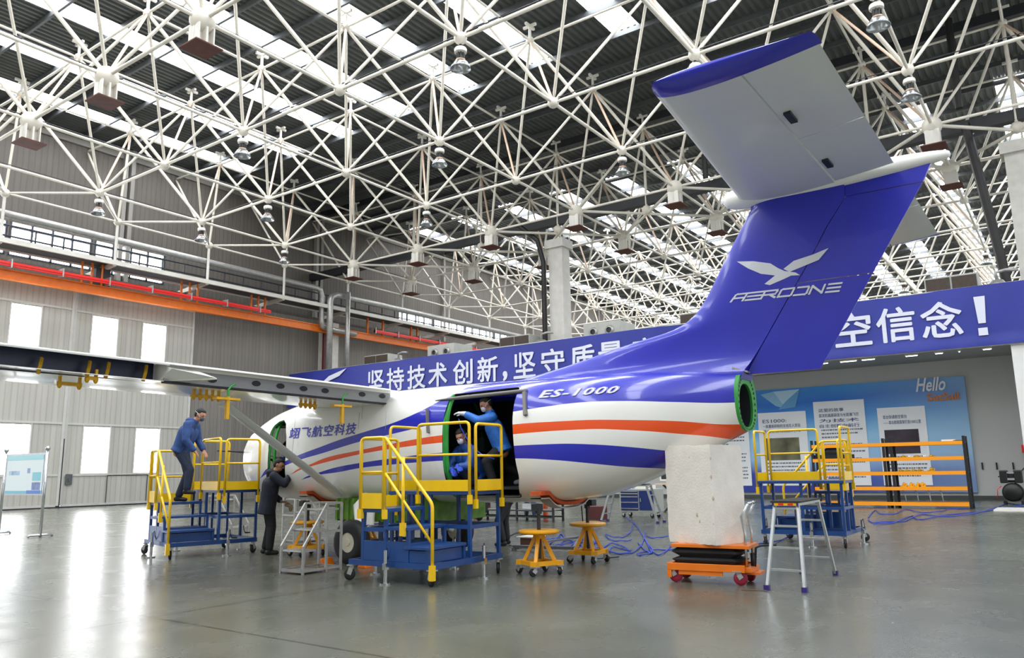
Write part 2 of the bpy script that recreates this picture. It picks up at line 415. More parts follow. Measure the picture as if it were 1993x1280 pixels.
# ================================================================== SPACE FRAME
def nlo(i, j): return np.array([11.447+5.09*i, 39.43-5.198*j, 13.9-.046*min(i, 8)+.028*j])
def nup(i, j): p = nlo(i, j); p[2] += 4.5; return p
def nper(i): p = nlo(i, 0); p[1] = 37.45; return p
I0, I1, J1 = -2, 17, 9
edges, balls = [], []
for i in range(I0, I1+1):
    for j in range(1, J1+1):
        a = nlo(i, j); balls.append((a, .2))
        if i < I1: edges.append((a, nlo(i+1, j), .060))
        if j < J1: edges.append((a, nlo(i, j+1), .060))
        for di in (-.5, .5):
            for dj in (-.5, .5):
                if i+di <= I1: edges.append((a, nup(i+di, j+dj), .0521 if (dj < 0 and di > 0) else (.07 if dj < 0 else .058)))
for ii in range(I0-1, I1):
    i = ii+.5
    for jj in range(0, J1+1):
        j = jj+.5; a = nup(i, j); balls.append((a, .17))
        if i+1 <= I1: edges.append((a, nup(i+1, j), .052))
        if jj < J1: edges.append((a, nup(i, j+1), .052))
    p = nper(i); balls.append((p, .2))
    edges.append((p, nup(i, .5), .06))
    if i+1 < I1: edges.append((p, nper(i+1), .058))
    for k in (i-.5, i+.5):
        if I0 <= k <= I1: edges.append((p, nlo(k, 1), .055))
    w = np.array([p[0], YU, 18.5]); edges.append((p, w, .06)); edges.append((nup(i, .5), w, .06))
# doubled members around the column line
for j in range(1, J1):
    for a, b_ in ((nlo(4, j), nlo(5, j+1)), (nlo(5, j), nlo(4, j+1))): edges.append((a, b_, .07))
    c = np.array([XW-.4, 39.43-5.198*(j+.5), 14.0]); balls.append((c, .24))
    edges.append((nup(4.5, j+.5), c, .07))
def vis(p):
    d = np.array(p)-EYE; z = d@_F
    if z < 1: return None
    return 996.5+FPX*(d@_R)/z, 640-FPX*(d@_U)/z, z
def seen(a, b_):
    out = 0
    for t in np.linspace(0, 1, 9):
        q = vis(a+(b_-a)*t)
        if q and -10 < q[0] < 2003 and -10 < q[1] < 1290: out += 1
    return out
TR = thing('space_frame', 'white tubular steel space frame with ball nodes spanning the roof of the hangar', 'roof truss', (11.4, 34, 13.9))
sc = []
for a, b_, r in edges:
    s = seen(a, b_); z = np.linalg.norm((a+b_)/2-EYE)
    sc.append((s*np.linalg.norm(a-b_)/z*r, a, b_, r))
sc.sort(key=lambda t: -t[0])
def member(b, a, c, r):
    d = (c-a)/np.linalg.norm(c-a); p, q = a+d*.12, c-d*.12
    b.tube(p, p+d*.22, r*.55, r, n=8, cap=False); b.tube(p+d*.22, q-d*.22, r, n=8, cap=False); b.tube(q-d*.22, q, r, r*.55, n=8, cap=False)
rest = MB()
for k, (s, a, b_, r) in enumerate(sc):
    if k < 100:
        t = MB(); member(t, a, b_, r); t.build('tube', tube_warm_lit if r == .0521 else tube_paint, TR, smooth=True, world=True)
    elif s > 0 or (a[0] < 40 and a[1] > -6):
        n0 = len(rest.m); member(rest, a, b_, r)
        if r == .0521: rest.m[n0:] = [1]*(len(rest.m)-n0)
o = rest.build('tubes', [tube_paint, tube_warm_lit], TR, smooth=True, world=True); tag(o, kind='stuff')
bs = [(-(1 if (vis(c) and -20 < vis(c)[0] < 2010 and -20 < vis(c)[1] < 1290) else 0)*r/np.linalg.norm(c-EYE), k) for k, (c, r) in enumerate(balls)]
bs.sort(); rest = MB(); ndir = {}
for n, (s, k) in enumerate(bs):
    c, r = balls[k]
    if n < 90: MB().ball(c, r, 14, 8).build('node', tube_paint, TR, smooth=True, world=True)
    else: rest.ball(c, r, 8, 6)
tag(rest.build('nodes', tube_paint, TR, smooth=True, world=True), kind='stuff')
# heavy bearing nodes with a stub and a red oxide plate
HEAVY = [(0, j) for j in range(1, 5)]+[(4, j) for j in range(1, 9)]+[(5, j) for j in range(1, 9)]+[(-1, 3)]
for i, j in HEAVY:
    c = nlo(i, j)
    MB().ball(c+(0, 0, -.04), .36, 20, 12).build('heavy_node', tube_paint, TR, smooth=True, world=True)
    b = MB().box(c+(-.27, -.03, -.86), c+(.27, .03, -.30)).box(c+(-.03, -.27, -.86), c+(.03, .27, -.30)).box(c+(-.25, -.25, -.86), c+(-.21, .25, -.25)).box(c+(.21, -.25, -.86), c+(.25, .25, -.25))
    b.build('bearing_stub', white_steel, TR, world=True)
    MB().box(c+(-.42, -.42, -.9), c+(.42, .42, -.86)).build('bearing_plate', plate_rust, TR, world=True)
# purlin posts with cross heads on the upper nodes
m = MB()
for i in range(-2, 8):
    for j in range(0, 9):
        c = nup(i+.5, j+.5); m.tube(c, c+(0, 0, .62), .06).bar(c+(-.3, 0, .64), c+(.3, 0, .64), .1).bar(c+(0, -.3, .64), c+(0, .3, .64), .1)
tag(m.build('purlin_posts', white_steel, TR, world=True), kind='stuff')
# thin electrical conduit along the lower chords
m = MB()
for j in range(1, 7): m.path([nlo(i, j)+(0, .12, .16) for i in range(-2, 6)], .018, 5)
for i in (1, 2, 3): m.path([nlo(i, j)+(.1, 0, .2) for j in range(1, 9)], .018, 5)
m.build('conduit', dark_steel, TR, world=True)

# ================================================================== HIGH BAY LAMPS
cop = mat('warm_reflector_metal', 'C9A58A', .3, .7); refl = mat('spun_aluminium', 'B9BDC0', .25, .9); cage = mat('cast_grey', '4B4E50', .5, .6)
def make_lamp():
    t = thing('high_bay_lamp', 'bell shaped high bay lamp', 'ceiling lamp')
    MB().lathe([(0, -.02), (.05, -.02), (.05, -.16), (0, -.16)], n=8).build('hook', cage, t, smooth=True)
    MB().lathe([(0, -.14), (.17, -.14), (.19, -.18), (.19, -.27), (.16, -.29), (0, -.29)], n=18).build('ballast_cap', white_steel, t, auto=40)
    b = MB()
    for k in range(8):
        a = math.pi*k/4; b.box((.11*math.cos(a)-.012, .11*math.sin(a)-.012, -.5), (.11*math.cos(a)+.012, .11*math.sin(a)+.012, -.28))
    b.lathe([(0, -.29), (.07, -.29), (.07, -.5), (0, -.5)], n=10); b.build('neck', cage, t)
    MB().lathe([(.10, -.48), (.14, -.50), (.17, -.55), (.155, -.56), (.10, -.5)], n=20).build('collar', cop, t, smooth=True)
    MB().lathe([(.155, -.54), (.22, -.62), (.28, -.72), (.31, -.80), (.30, -.80), (.27, -.72), (.21, -.63), (.14, -.56)], n=24).build('reflector', refl, t, smooth=True)
    return t
lamp0 = make_lamp(); first = True
near_l = [(1, 1), (1, 3), (1, 5), (2, 1), (2, 2), (2, 4), (2, 6), (2, 7), (3, 1), (3, 3), (3, 5), (3, 7)]
names = {(1, 5): 'large bell shaped high bay lamp hanging at the top centre of the roof frame',
 (1, 3): 'bell shaped high bay lamp below the skylights left of centre', (1, 1): 'bell shaped high bay lamp above the catwalk windows',
 (2, 7): 'large bell shaped high bay lamp at the top right above the tailplane', (3, 7): 'bell shaped high bay lamp just right of the tailplane tip',
 (2, 6): 'high bay lamp half hidden behind the blue tailplane tip', (3, 5): 'bell shaped high bay lamp just left of the tailplane leading edge',
 (2, 4): 'bell shaped high bay lamp under the node at the upper centre', (3, 3): 'bell shaped high bay lamp left of the fin, above the dark column girder',
 (2, 2): 'bell shaped high bay lamp at left centre below the roof node', (2, 1): 'bell shaped high bay lamp above the red conductor rail',
 (3, 1): 'bell shaped high bay lamp beside the silver duct bend'}
for k, ij in enumerate(near_l):
    o = lamp0 if first else copy_tree(lamp0); first = False
    o.location = nlo(*ij)-np.array([0, 0, .19]); o['label'] = names[ij]; o['group'] = 'high bay lamps of the near bay'
for i, j in [(7, 2), (7, 4), (8, 3), (9, 2), (7, 6), (8, 5), (9, 4), (8, 7), (9, 6), (10, 3), (10, 5), (10, 7), (11, 4), (11, 6), (12, 7)]:
    o = copy_tree(lamp0); o.location = nlo(i, j)-np.array([0, 0, .19])
    o['label'] = 'small distant high bay lamp in the bay beyond the columns'; o['group'] = 'high bay lamps of the far bay'

# ================================================================== CATWALK, CRANE RAIL, DUCTS on the left wall
yc = 37.45; zl = atY(300, 526.5, yc)[2]; zp = atY(216.7, 455.8, yc)[2]
CW = thing('catwalk', 'grey steel catwalk hung from the roof frame along the left wall', 'catwalk', (20, yc, zl))
MB().box((2, yc-.07, zl-.12), (62, yc+.07, zl+.1)).box((2, yc+1.3, zl-.12), (62, yc+1.4, zl+.08)).build('edge_beam', white_steel, CW, world=True)
MB().box((2, yc+.07, zl-.04), (62, yc+1.3, zl+.01)).build('deck_grating', mat('grating_grey', '5C6064', .5, .6), CW, world=True)
b = MB()
for z in (.3, .6, 1.1): b.tube((2, yc+1.35, zl+z), (62, yc+1.35, zl+z), .045, n=6)
for x in np.arange(2, 62, 1.27): b.tube((x, yc+1.35, zl), (x, yc+1.35, zl+1.1), .04, n=6)
b.build('guard_rail', mull, CW, world=True)
b = MB()
for i in range(-2, 10):
    p = nper(i+.5); b.tube(p, (p[0], yc, zl), .07)
b.each('hanger', white_steel, CW, world=True)
b = MB()
for i in range(-2, 10):
    p = nper(i+.5); b.bar((p[0], yc, zl-.06), (p[0], YU, zl-.35), .18, .22)
b.each('wall_bracket', white_steel, CW, world=True)
tag(MB().path([(2, yc+.35, zp+.05), (32.0, yc+.35, zp-.25), (32.35, yc+.35, zp-.35), (32.5, yc+.35, zp-.7), (32.5, yc+.35, zl-.9), (32.6, yc+.35, zl-1.25), (33.0, yc+.35, zl-1.35), (35.4, yc+.35, zl-1.4)], .17, 12).build('duct', galv, smooth=True),
    'silver insulated duct running above the catwalk and bending down to the right', 'duct')
xr = atY(640, 700, 37.4)[0]
tag(MB().path([(xr, 37.4, 7.02), (xr, 37.4, zp-1.0), (xr+.12, 37.4, zp-.72), (xr+.5, 37.4, zp-.55), (62, 37.4, zp-.6)], .2, 12).build('duct', galv, smooth=True),
    'thick silver riser duct elbowing right at the top, behind the banner end', 'duct')
xr2 = atY(675, 700, 37.0)[0]
tag(MB().tube((xr2, 37.0, 7.02), (xr2, 37.0, atY(675, 568, 37.0)[2]), .15, n=12).build('duct', galv, smooth=True),
    'thin straight silver riser pipe right of the thick riser duct', 'duct')
tag(MB().box((33.15, YW-.75, 7.05), (33.45, YW-.6, 10.6)).build('cable_tray', mat('dark_red_tray', '5B1D1E', .5)), 'dark red vertical cable tray on the corner column', 'cable tray')
# orange crane rail + red conductor rail; everything on y = 38.2
yr = 38.2; zo = atY(300, 578+3, yr)[2]; zr_ = atY(0, 521, yr)[2]
CR = thing('crane_rail', 'long orange crane runway beam along the left wall above the hangar door', 'crane rail', (20, yr, zo))
MB().box((-6, yr-.14, zo-.3), (60, yr+.14, zo-.24)).box((-6, yr-.05, zo-.24), (60, yr+.05, zo+.1)).box((-6, yr-.12, zo+.1), (60, yr+.12, zo+.16)).build('beam', orange_paint, CR, world=True)
b = MB()
for px in (196, 385, 517):
    x = atY(px, 560, yr)[0]
    for d in (-.6, -.3, 0): b.bar((x+d*1.6, yr, zo+.16), (x+d*1.6, yr, zl), .09)
for px in (715, 745, 800, 812): x = atY(px, 640, yr)[0]; b.bar((x, yr, zo+.16), (x, yr, zl), .12)
b.each('hanger', orange_paint, CR, world=True)
red = mat('red_conductor_rail', 'E8201C', .35, coat=.2)
xa, xb = atY(517, 605, yr)[0], atY(720, 640, yr)[0]
for x0, x1, l in ((-6, xa, 'red conductor rail above the left part of the orange crane beam'), (xb, xb+12, 'short red conductor rail right of the silver riser ducts')):
    b = MB().box((x0, yr-.5, zo+.22), (x1, yr-.38, zo+.42)).box((x0, yr-.53, zo+.3), (x1, yr-.5, zo+.35))
    o = tag(b.build('conductor_rail', red), l, 'rail')
    k = MB()
    for x in np.arange(max(x0, 8), x1, 2.2): k.box((x, yr-.56, zo+.15), (x+.06, yr-.1, zo+.55))
    k.each('rail_clamp', galv, o)
b = MB().box((xa-2.0-8, yr, zl-1.5), (xa-9.3, yr+.5, zl-.2))
tag(b.build('junction_box', mat('dark_box', '2D3135', .5)), 'dark electrical box under the catwalk above the red rail', 'box')

# ================================================================== LOW BUILDING, BANNER, AC UNITS, BOARD
zb0, zb1 = 5.31, 7.4
wall_r = mat('painted_wall_grey', 'B9BBB9', .6, var=.03, vscale=.6)
tag(MB().box((XW, -12, 0), (XW+.2, YW, 5.35)).build('wall_right', wall_r), kind='structure')
tag(MB().box((XB+.1, -12, 5.35), (XW+.2, YW, 7.0)).build('ceiling.001', mat('parapet_grey', '9B9D9A', .6, var=.05)), kind='structure')
tag(MB().box((XB+.05, -12, 0), (XW-.01, 1.42, 5.33)).build('wall_right.001', mat('pillar_white', 'E4E4E0', .5, var=.03)), kind='structure')
tag(MB().box((XW-.03, 1.45, 0), (XW-.001, YW, .16)).build('baseboard_right', mat('base_dark', '3E4340', .5)), kind='structure')
# tube lights in the soffit
b0 = None
TG = emis('tube_glow', 'FFFFFF', 4)
for k, (pa, pb) in enumerate(((1595, 1612), (1634, 1668), (1676, 1704), (1762, 1788), (1820, 1838), (1866, 1872), (1914, 1934))):
    ya, yb = atX(pa, 700, XB+.8)[1], atX(pb, 700, XB+.8)[1]; L_ = (ya-yb)/2
    f = MB().box((-.05, -L_, -.05), (.05, L_, 0)).build('tube_light', white_steel)
    MB().tube((0, -L_+.03, -.06), (0, L_-.03, -.06), .018).build('lamp_tube', TG, f)
    f.location = (XB+.8, (ya+yb)/2, 5.35); tag(f, 'white tube light fixed to the soffit under the banner', 'tube light', 'tube lights under the banner')
# banner
def banner_mat():
    m = mat('banner_blue', '2C3796', .45, var=.10, vscale=.7); return m
yl, yr_ = 38.81, .2
BN = thing('banner', 'long blue banner with white Chinese slogan hung across the low building', 'banner', (XB, 20, zb0))
P = []
for z in np.linspace(0, 1, 14):
    row = []
    for y in np.linspace(yl, yr_, 160):
        w = .035*math.sin(y*1.1+3*z)*math.sin(y*.37)+.02*math.sin(y*4.3+z*5)*(1-z)
        bulge = -.06*math.exp(-((z-.04)/.05)**2)
        row.append((XB-.06+w*.6+bulge, y, zb0+(zb1-zb0)*z+.02*math.sin(y*.5)*z))
    P.append(row)
MB().grid(P).build('banner_cloth', banner_mat(), BN, smooth=True, world=True)
MB().tube((XB-.02, yl, zb0), (XB-.02, yr_, zb0), .04).tube((XB-.02, yl, zb1), (XB-.02, yr_, zb1), .03).build('banner_pole', galv, BN, world=True)
ban_w = mat('banner_white', 'DDE0EE', .5)
def on_banner(y): return XB-.06+.035*math.sin(y*1.1+1.5)*math.sin(y*.37)*.6
chars = [('坚', 733, 738), ('持', 772, 734), ('技', 813, 731), ('术', 854, 727), ('创', 903, 723), ('新', 951, 718), (',', 985, 726),
         ('坚', 1023, 711), ('守', 1078, 703), ('质', 1135, 695), ('量', 1191, 688), ('底', 1255, 680)]
cy = [(c, atX(px, py, XB)[1]) for c, px, py in chars]
ys_r = [('空', atX(1660, 640, XB)[1]), ('信', atX(1744, 632, XB)[1]), ('念', atX(1833, 624, XB)[1]), ('!', atX(1910, 612, XB)[1])]
step = (cy[0][1]-cy[7][1])/7
mid = ['线', ',', '坚', '定', '航']; y0_, y1_ = cy[-1][1], ys_r[0][1]
cy += [(c, y0_+(y1_-y0_)*(k+1)/(len(mid)+1)) for k, c in enumerate(mid)]+ys_r
for c, y in cy:
    if c == ',': V, Fc = fit_text(',', .3, .5, bold=.03); zz = zb0+.38; w = .3
    elif c == '!':
        V = np.array([(.06, .42, 0), (.28, .42, 0), (.34, 1.36, 0), (0, 1.36, 0), (.03, 0, 0), (.31, 0, 0), (.31, .26, 0), (.03, .26, 0)]); Fc = [(0, 1, 2, 3), (4, 5, 6, 7)]; zz = zb0+.36; w = .34
    else: V, Fc = fit_text(c, 1.30, 1.28, bold=.018); zz = zb0+.42; w = 1.3
    b = MB().add([(on_banner(y)-.035-p[2]*3, y+w/2-p[0], zz+p[1]) for p in V], [f[::-1] for f in Fc])
    b.build('banner_character', ban_w, BN, world=True)
def bird(f, s=1.0):
    """emblem: gliding bird, unit box"""
    A = [(0, .86), (.16, .72), (.40, .48), (.30, .0), (.52, .26), (.66, .34), (.70, .42), (.62, .44), (.5, .50), (.38, .80)]
    wl = [(0.0, .62), (.17, .50), (.33, .36), (.415, .26), (.385, .18), (.30, .0), (.37, .02), (.56, .22), (.69, .28), (.65, .33), (.60, .345), (.53, .34), (.475, .40), (.36, .55), (.2, .585)]
    wr = [(.515, .43), (.56, .375), (.59, .37), (.85, .62), (1.0, 1.0), (.63, .68)]
    return wl, wr
for poly in bird(None):
    b = MB(); yb = atX(600, 735, XB)[1]; wd_ = (atX(590, 740, XB)[1]-atX(667, 735, XB)[1])
    q = [(atX(600, 740, XB)[1]+.55-p*wd_*1.15, zb0+.95+r*1.05) for p, r in poly]
    b.prism(q, lambda y, z: (XB-.12, y, z), lambda y, z: (XB-.13, y, z)); b.build('banner_emblem', ban_w, BN, world=True)

# roof plant on the low building
mesh_b = mat('brown_filter_mesh', '4A3F36', .7, var=.15, vscale=8, bump=.6); cab = mat('plant_cabinet_grey', 'B4B5AE', .45, .3, var=.06)
def box_from_px(xa, xb, X, ztop):
    return atX(xa, 600, X)[1], atX(xb, 600, X)[1]
def filter_unit(xa, xb, ytop, label):
    X = 32.6; y0, y1 = atX(xb, ytop, X)[1], atX(xa, ytop, X)[1]; zt = atX((xa+xb)/2, ytop, X)[2]
    t = thing('filter_unit', label, 'air handling unit', (X+.6, (y0+y1)/2, 7.0), group='air handling units on the low building')
    MB().box((X, y0, 7.03), (X+1.2, y1, zt)).build('cabinet', cab, t, world=True, bevel=.01)
    ym = (y0+y1)/2
    for a, c in ((y0+.05, ym-.03), (ym+.03, y1-.05)): MB().box((X-.03, a, 7.15), (X-.001, c, zt-.06)).build('filter_panel', mesh_b, t, world=True)
    b = MB(); yy = y0-.55
    b.lathe([(0, 7.03), (.32, 7.03), (.34, 7.3), (.34, zt-.55), (.2, zt-.35), (0, zt-.32)], (X+.3, yy, 0), 14)
    b.path([(X+.3, yy, zt-.32), (X+.3, yy, zt-.05), (X+.3, yy-.3, zt), (X+.3, yy-.7, zt-.05)], .06)
    b.build('pressure_vessel', galv, t, world=True, smooth=True); return t
def port_unit(xa, xb, ytop, label):
    X = 32.4; y0, y1 = atX(xb, ytop, X)[1], atX(xa, ytop, X)[1]; zt = atX((xa+xb)/2, ytop, X)[2]
    t = thing('port_unit', label, 'air handling unit', (X+.6, (y0+y1)/2, 7.0), group='air handling units on the low building')
    MB().box((X, y0, 7.03), (X+1.6, y1, zt)).build('cabinet', cab, t, world=True, bevel=.01)
    for k in (.28, .72):
        y = y0+(y1-y0)*k; z = zt-.42; r = .2
        MB().lathe([(r*.7, -.06), (r, -.06), (r, 0), (r*1.15, 0), (r*1.15, .02)], (X-.03, y, z), 18, axis=0, cap=False).build('port_ring', galv, t, world=True, smooth=True)
        MB().lathe([(0, 0), (r*.68, 0), (r*.68, .01), (0, .01)], (X-.035, y, z), 18, axis=0).build('port_opening', dark_steel, t, world=True)
    return t
filter_unit(1797, 1903, 536, 'brown twin-panel air unit on the roof above the right end of the banner')
filter_unit(1322, 1400, 606, 'brown air unit on the roof half hidden by the fin leading edge')
port_unit(1135, 1206, 627, 'grey cabinet with two round ports above the middle of the banner')
filter_unit(972, 1030, 653, 'brown twin-panel air unit left of the tall column')
port_unit(832, 884, 670, 'small grey cabinet with two round ports above the left half of the banner')
filter_unit(709, 755, 690, 'brown twin-panel air unit near the left end of the banner')

# ---- display board on the back wall
def board_mat():
    m = bpy.data.materials.new('printed_sky'); m.use_nodes = True; nt = m.node_tree; b = nt.nodes['Principled BSDF']; N = nt.nodes.new; L = nt.links.new
    b.inputs['Roughness'].default_value = .35
    tc = N('ShaderNodeTexCoord'); sp = N('ShaderNodeSeparateXYZ'); L(tc.outputs['Generated'], sp.inputs[0])
    r = N('ShaderNodeValToRGB'); cr = r.color_ramp; cr.elements[0].position = 0; cr.elements[0].color = lin('2A3C9A'); cr.elements[1].position = 1; cr.elements[1].color = lin('3A98E4')
    for p, c in ((.18, '3A49A8'), (.34, '9CC4EC'), (.5, '98D0F4'), (.7, '3A92E0'), (.85, '1870D4')):
        e = cr.elements.new(p); e.color = lin(c)
    n = N('ShaderNodeTexNoise'); n.inputs['Scale'].default_value = 2.2; n.inputs['Detail'].default_value = 5; L(tc.outputs['Generated'], n.inputs['Vector'])
    ad = N('ShaderNodeMath'); ad.operation = 'MULTIPLY_ADD'; ad.inputs[1].default_value = .28; L(n.outputs['Fac'], ad.inputs[0])
    sb = N('ShaderNodeMath'); sb.operation = 'SUBTRACT'; sb.inputs[1].default_value = .14; L(sp.outputs[2], sb.inputs[0]); L(sb.outputs[0], ad.inputs[2])
    L(ad.outputs[0], r.inputs[0])
    # right hand side is printed paler
    r2 = N('ShaderNodeMapRange'); r2.inputs['From Min'].default_value = .45; r2.inputs['From Max'].default_value = 0.0; r2.inputs['To Min'].default_value = 0; r2.inputs['To Max'].default_value = .55
    L(sp.outputs[1], r2.inputs['Value']); mx = N('ShaderNodeMixRGB'); mx.inputs[2].default_value = lin('9DBDD8'); L(r2.outputs[0], mx.inputs[0]); L(r.outputs[0], mx.inputs[1])
    L(mx.outputs[0], b.inputs['Base Color']); return m
XP = XW-.12
by0, by1 = atX(1890, 850, XP)[1], atX(1385, 800, XP)[1]; bz0, bz1 = .28, atX(1878, 731, XP)[2]
BD = thing('display_board', 'large blue sky printed display board with white text sheets on the back wall', 'display board', (XP, (by0+by1)/2, bz0))
MB().box((XP, by0, bz0), (XW-.002, by1, bz1)).build('printed_panel', board_mat(), BD, world=True)
paper = mat('white_print', 'ECEFF3', .4); ink = mat('print_ink', '4A5A86', .6); inkg = mat('print_grey', '6C7078', .6)
def sheet(pxl, pxr, pyt, heads, pic, seed):
    rs = random.Random(seed); ya, yb = atX(pxl, 850, XP)[1], atX(pxr, 850, XP)[1]; zt = atX(pxl, pyt, XP)[2]; zb = .55
    MB().box((XP-.03, yb, zb), (XP-.001, ya, zt)).build('text_sheet', paper, BD, world=True)
    w = ya-yb; z = zt-.35; x = XP-.036; b = MB()
    for k, hd in enumerate(heads):
        V, Fc = fit_text(hd, w*(.78 if k else .5), .15, bold=.01); b.add([(x-p[2], ya-.2-p[0], z+p[1]-.1) for p in V], [f[::-1] for f in Fc]); z -= .22
    b.build('heading', ink, BD, world=True)
    if pic:
        c1, c2 = pic; z -= .1
        MB().box((x-.004, yb+.35*w*.5, z-.95), (x+.004, ya-.2, z)).build('printed_photo', mat(c1+'_photo', c2, .4, var=.6, vscale=1.4), BD, world=True); z -= 1.1
    b = MB()
    while z > zb+.25:
        if rs.random() < .15: z -= .14
        yy = ya-.25; end = yb+.2+(rs.random()*.9 if rs.random() < .25 else 0)
        while yy > end:
            l = .03+rs.random()*.09; b.box((x-.002, yy-l, z), (x+.002, yy, z+.055)); yy -= l+.025
        z -= .15
    b.build('text_lines', inkg, BD, world=True)
sheet(1392, 1458, 800, ['首台', '打造'], None, 3)
sheet(1478, 1572, 804, ['ES1000:', '一款重新研制的支线无人货运', '开启空运物流新时代!'], ('ruins', '6A6A50'), 5)
sheet(1588, 1688, 782, ['这里的故事', '首次的高原研发与长距离飞行', '为技术', '自主创新向前行'], None, 8)
sheet(1712, 1806, 794, ['首台快递航空首台', '——首台航程首架打造1000公里'], ('night', '3A2E3C'), 11)
V, Fc = text_geo('Hello', 1.0, bold=.02, shear=.3)
def place_board(s, px0, py0, px1, h, m, nm, **k):
    a = atX(px0, py0, XP-.03); c = atX(px1, py0, XP-.03); w = a[1]-c[1]; V, Fc = fit_text(s, w, h, **k)
    MB().add([(XP-.04-p[2]*2, a[1]-p[0], a[2]+p[1]) for p in V], [f[::-1] for f in Fc]).build(nm, m, BD, world=True)
place_board('Hello', 1783, 763, 1842, .55, paper, 'script_lettering', bold=.02, shear=.35)
place_board('SetSail', 1805, 781, 1868, .31, mat('orange_print', 'D07A22', .5), 'orange_lettering', bold=.02)
def gem(pts, c, k): MB().prism([tuple(atX(px, py, XP-.02)[1:]) for px, py in pts], lambda y, z: (XP-.012, y, z), lambda y, z: (XP-.02-.002*k, y, z)).build('printed_facet', mat('facet_'+c, c, .4), BD, world=True)
gem([(1480, 768), (1505, 762), (1530, 795), (1510, 790)], '8FC3E8', 0); gem([(1505, 762), (1556, 757), (1545, 778), (1530, 795)], 'B8DCF2', 1); gem([(1556, 757), (1548, 792), (1515, 797), (1530, 780)], '5FA5DA', 2)
# ================================================================== AIRCRAFT (nose towards +Y, wings along X)
XC = 10.0
STN = np.array([  # y, belly z, crown z, half width, exponent
 [13.50,1.62,1.80,.06,2.0],[13.44,1.38,2.02,.26,2.1],[13.28,1.17,2.20,.44,2.2],[12.95,1.03,2.36,.60,2.3],[12.5,.96,2.53,.72,2.4],
 [11.9,.92,2.67,.80,2.5],[11.2,.905,2.75,.84,2.6],[10.0,.90,2.77,.85,2.7],[8.5,.90,2.775,.85,2.7],[7.0,.915,2.76,.85,2.7],
 [6.2,.94,2.75,.83,2.6],[5.4,1.05,2.735,.76,2.5],[4.7,1.28,2.71,.64,2.4],[4.0,1.58,2.67,.48,2.3],[3.42,1.84,2.60,.35,2.3]])[::-1]
_ty = np.linspace(3.42, 13.5, 900)
def _herm(c):
    ys, v = STN[:, 0], STN[:, c]; m = np.gradient(v, ys); i = np.clip(np.searchsorted(ys, _ty)-1, 0, len(ys)-2)
    h = ys[i+1]-ys[i]; t = (_ty-ys[i])/h
    return (2*t**3-3*t**2+1)*v[i]+(t**3-2*t**2+t)*h*m[i]+(-2*t**3+3*t**2)*v[i+1]+(t**3-t**2)*h*m[i+1]
_tab = [_herm(c) for c in range(1, 5)]
def sec(y): return [np.interp(y, _ty, t) for t in _tab]
def ring(y, N=96, off=0.0):
    zb, zt, w, n = sec(y); t = np.linspace(0, 2*np.pi, N, endpoint=False); c, s = np.cos(t), np.sin(t)
    w = max(w-off, .01); h = max((zt-zb)/2-off, .01)
    return np.c_[XC+w*np.sign(c)*abs(c)**(2/n), np.full(N, y), (zt+zb)/2+h*np.sign(s)*abs(s)**(2/n)]
def side_x(y, z, off=0.0):
    """near (port) surface x at y, z"""
    zb, zt, w, n = sec(y); k = np.clip(abs((z-(zt+zb)/2)/((zt-zb)/2)), 0, 1); return XC-w*(1-k**n)**(1/n)-off
def hit(u, v, off=0.0):
    d = ray(u, v); ts = np.linspace(8.6/d[0], 10.3/d[0], 500); P = EYE+ts[:, None]*d; zb, zt, w, n = sec(P[:, 1])
    f = abs((P[:, 0]-XC)/w)**n+abs((P[:, 2]-(zt+zb)/2)/((zt-zb)/2))**n-1
    ok = (f < 0) & (P[:, 1] > 3.42) & (P[:, 1] < 13.5)
    if not ok.any(): k = int(np.argmin(f)); return P[k]
    k = int(np.argmax(ok)); a = P[k-1] if k else P[0]; fa, fb = f[k-1], f[k]; t = fa/(fa-fb) if k else 0
    p = a+(P[k]-a)*t; return p-off*d/np.linalg.norm(d)
WHITE, BLUE, ORNG = 'F1F1EB', '242AB6', 'F25414'
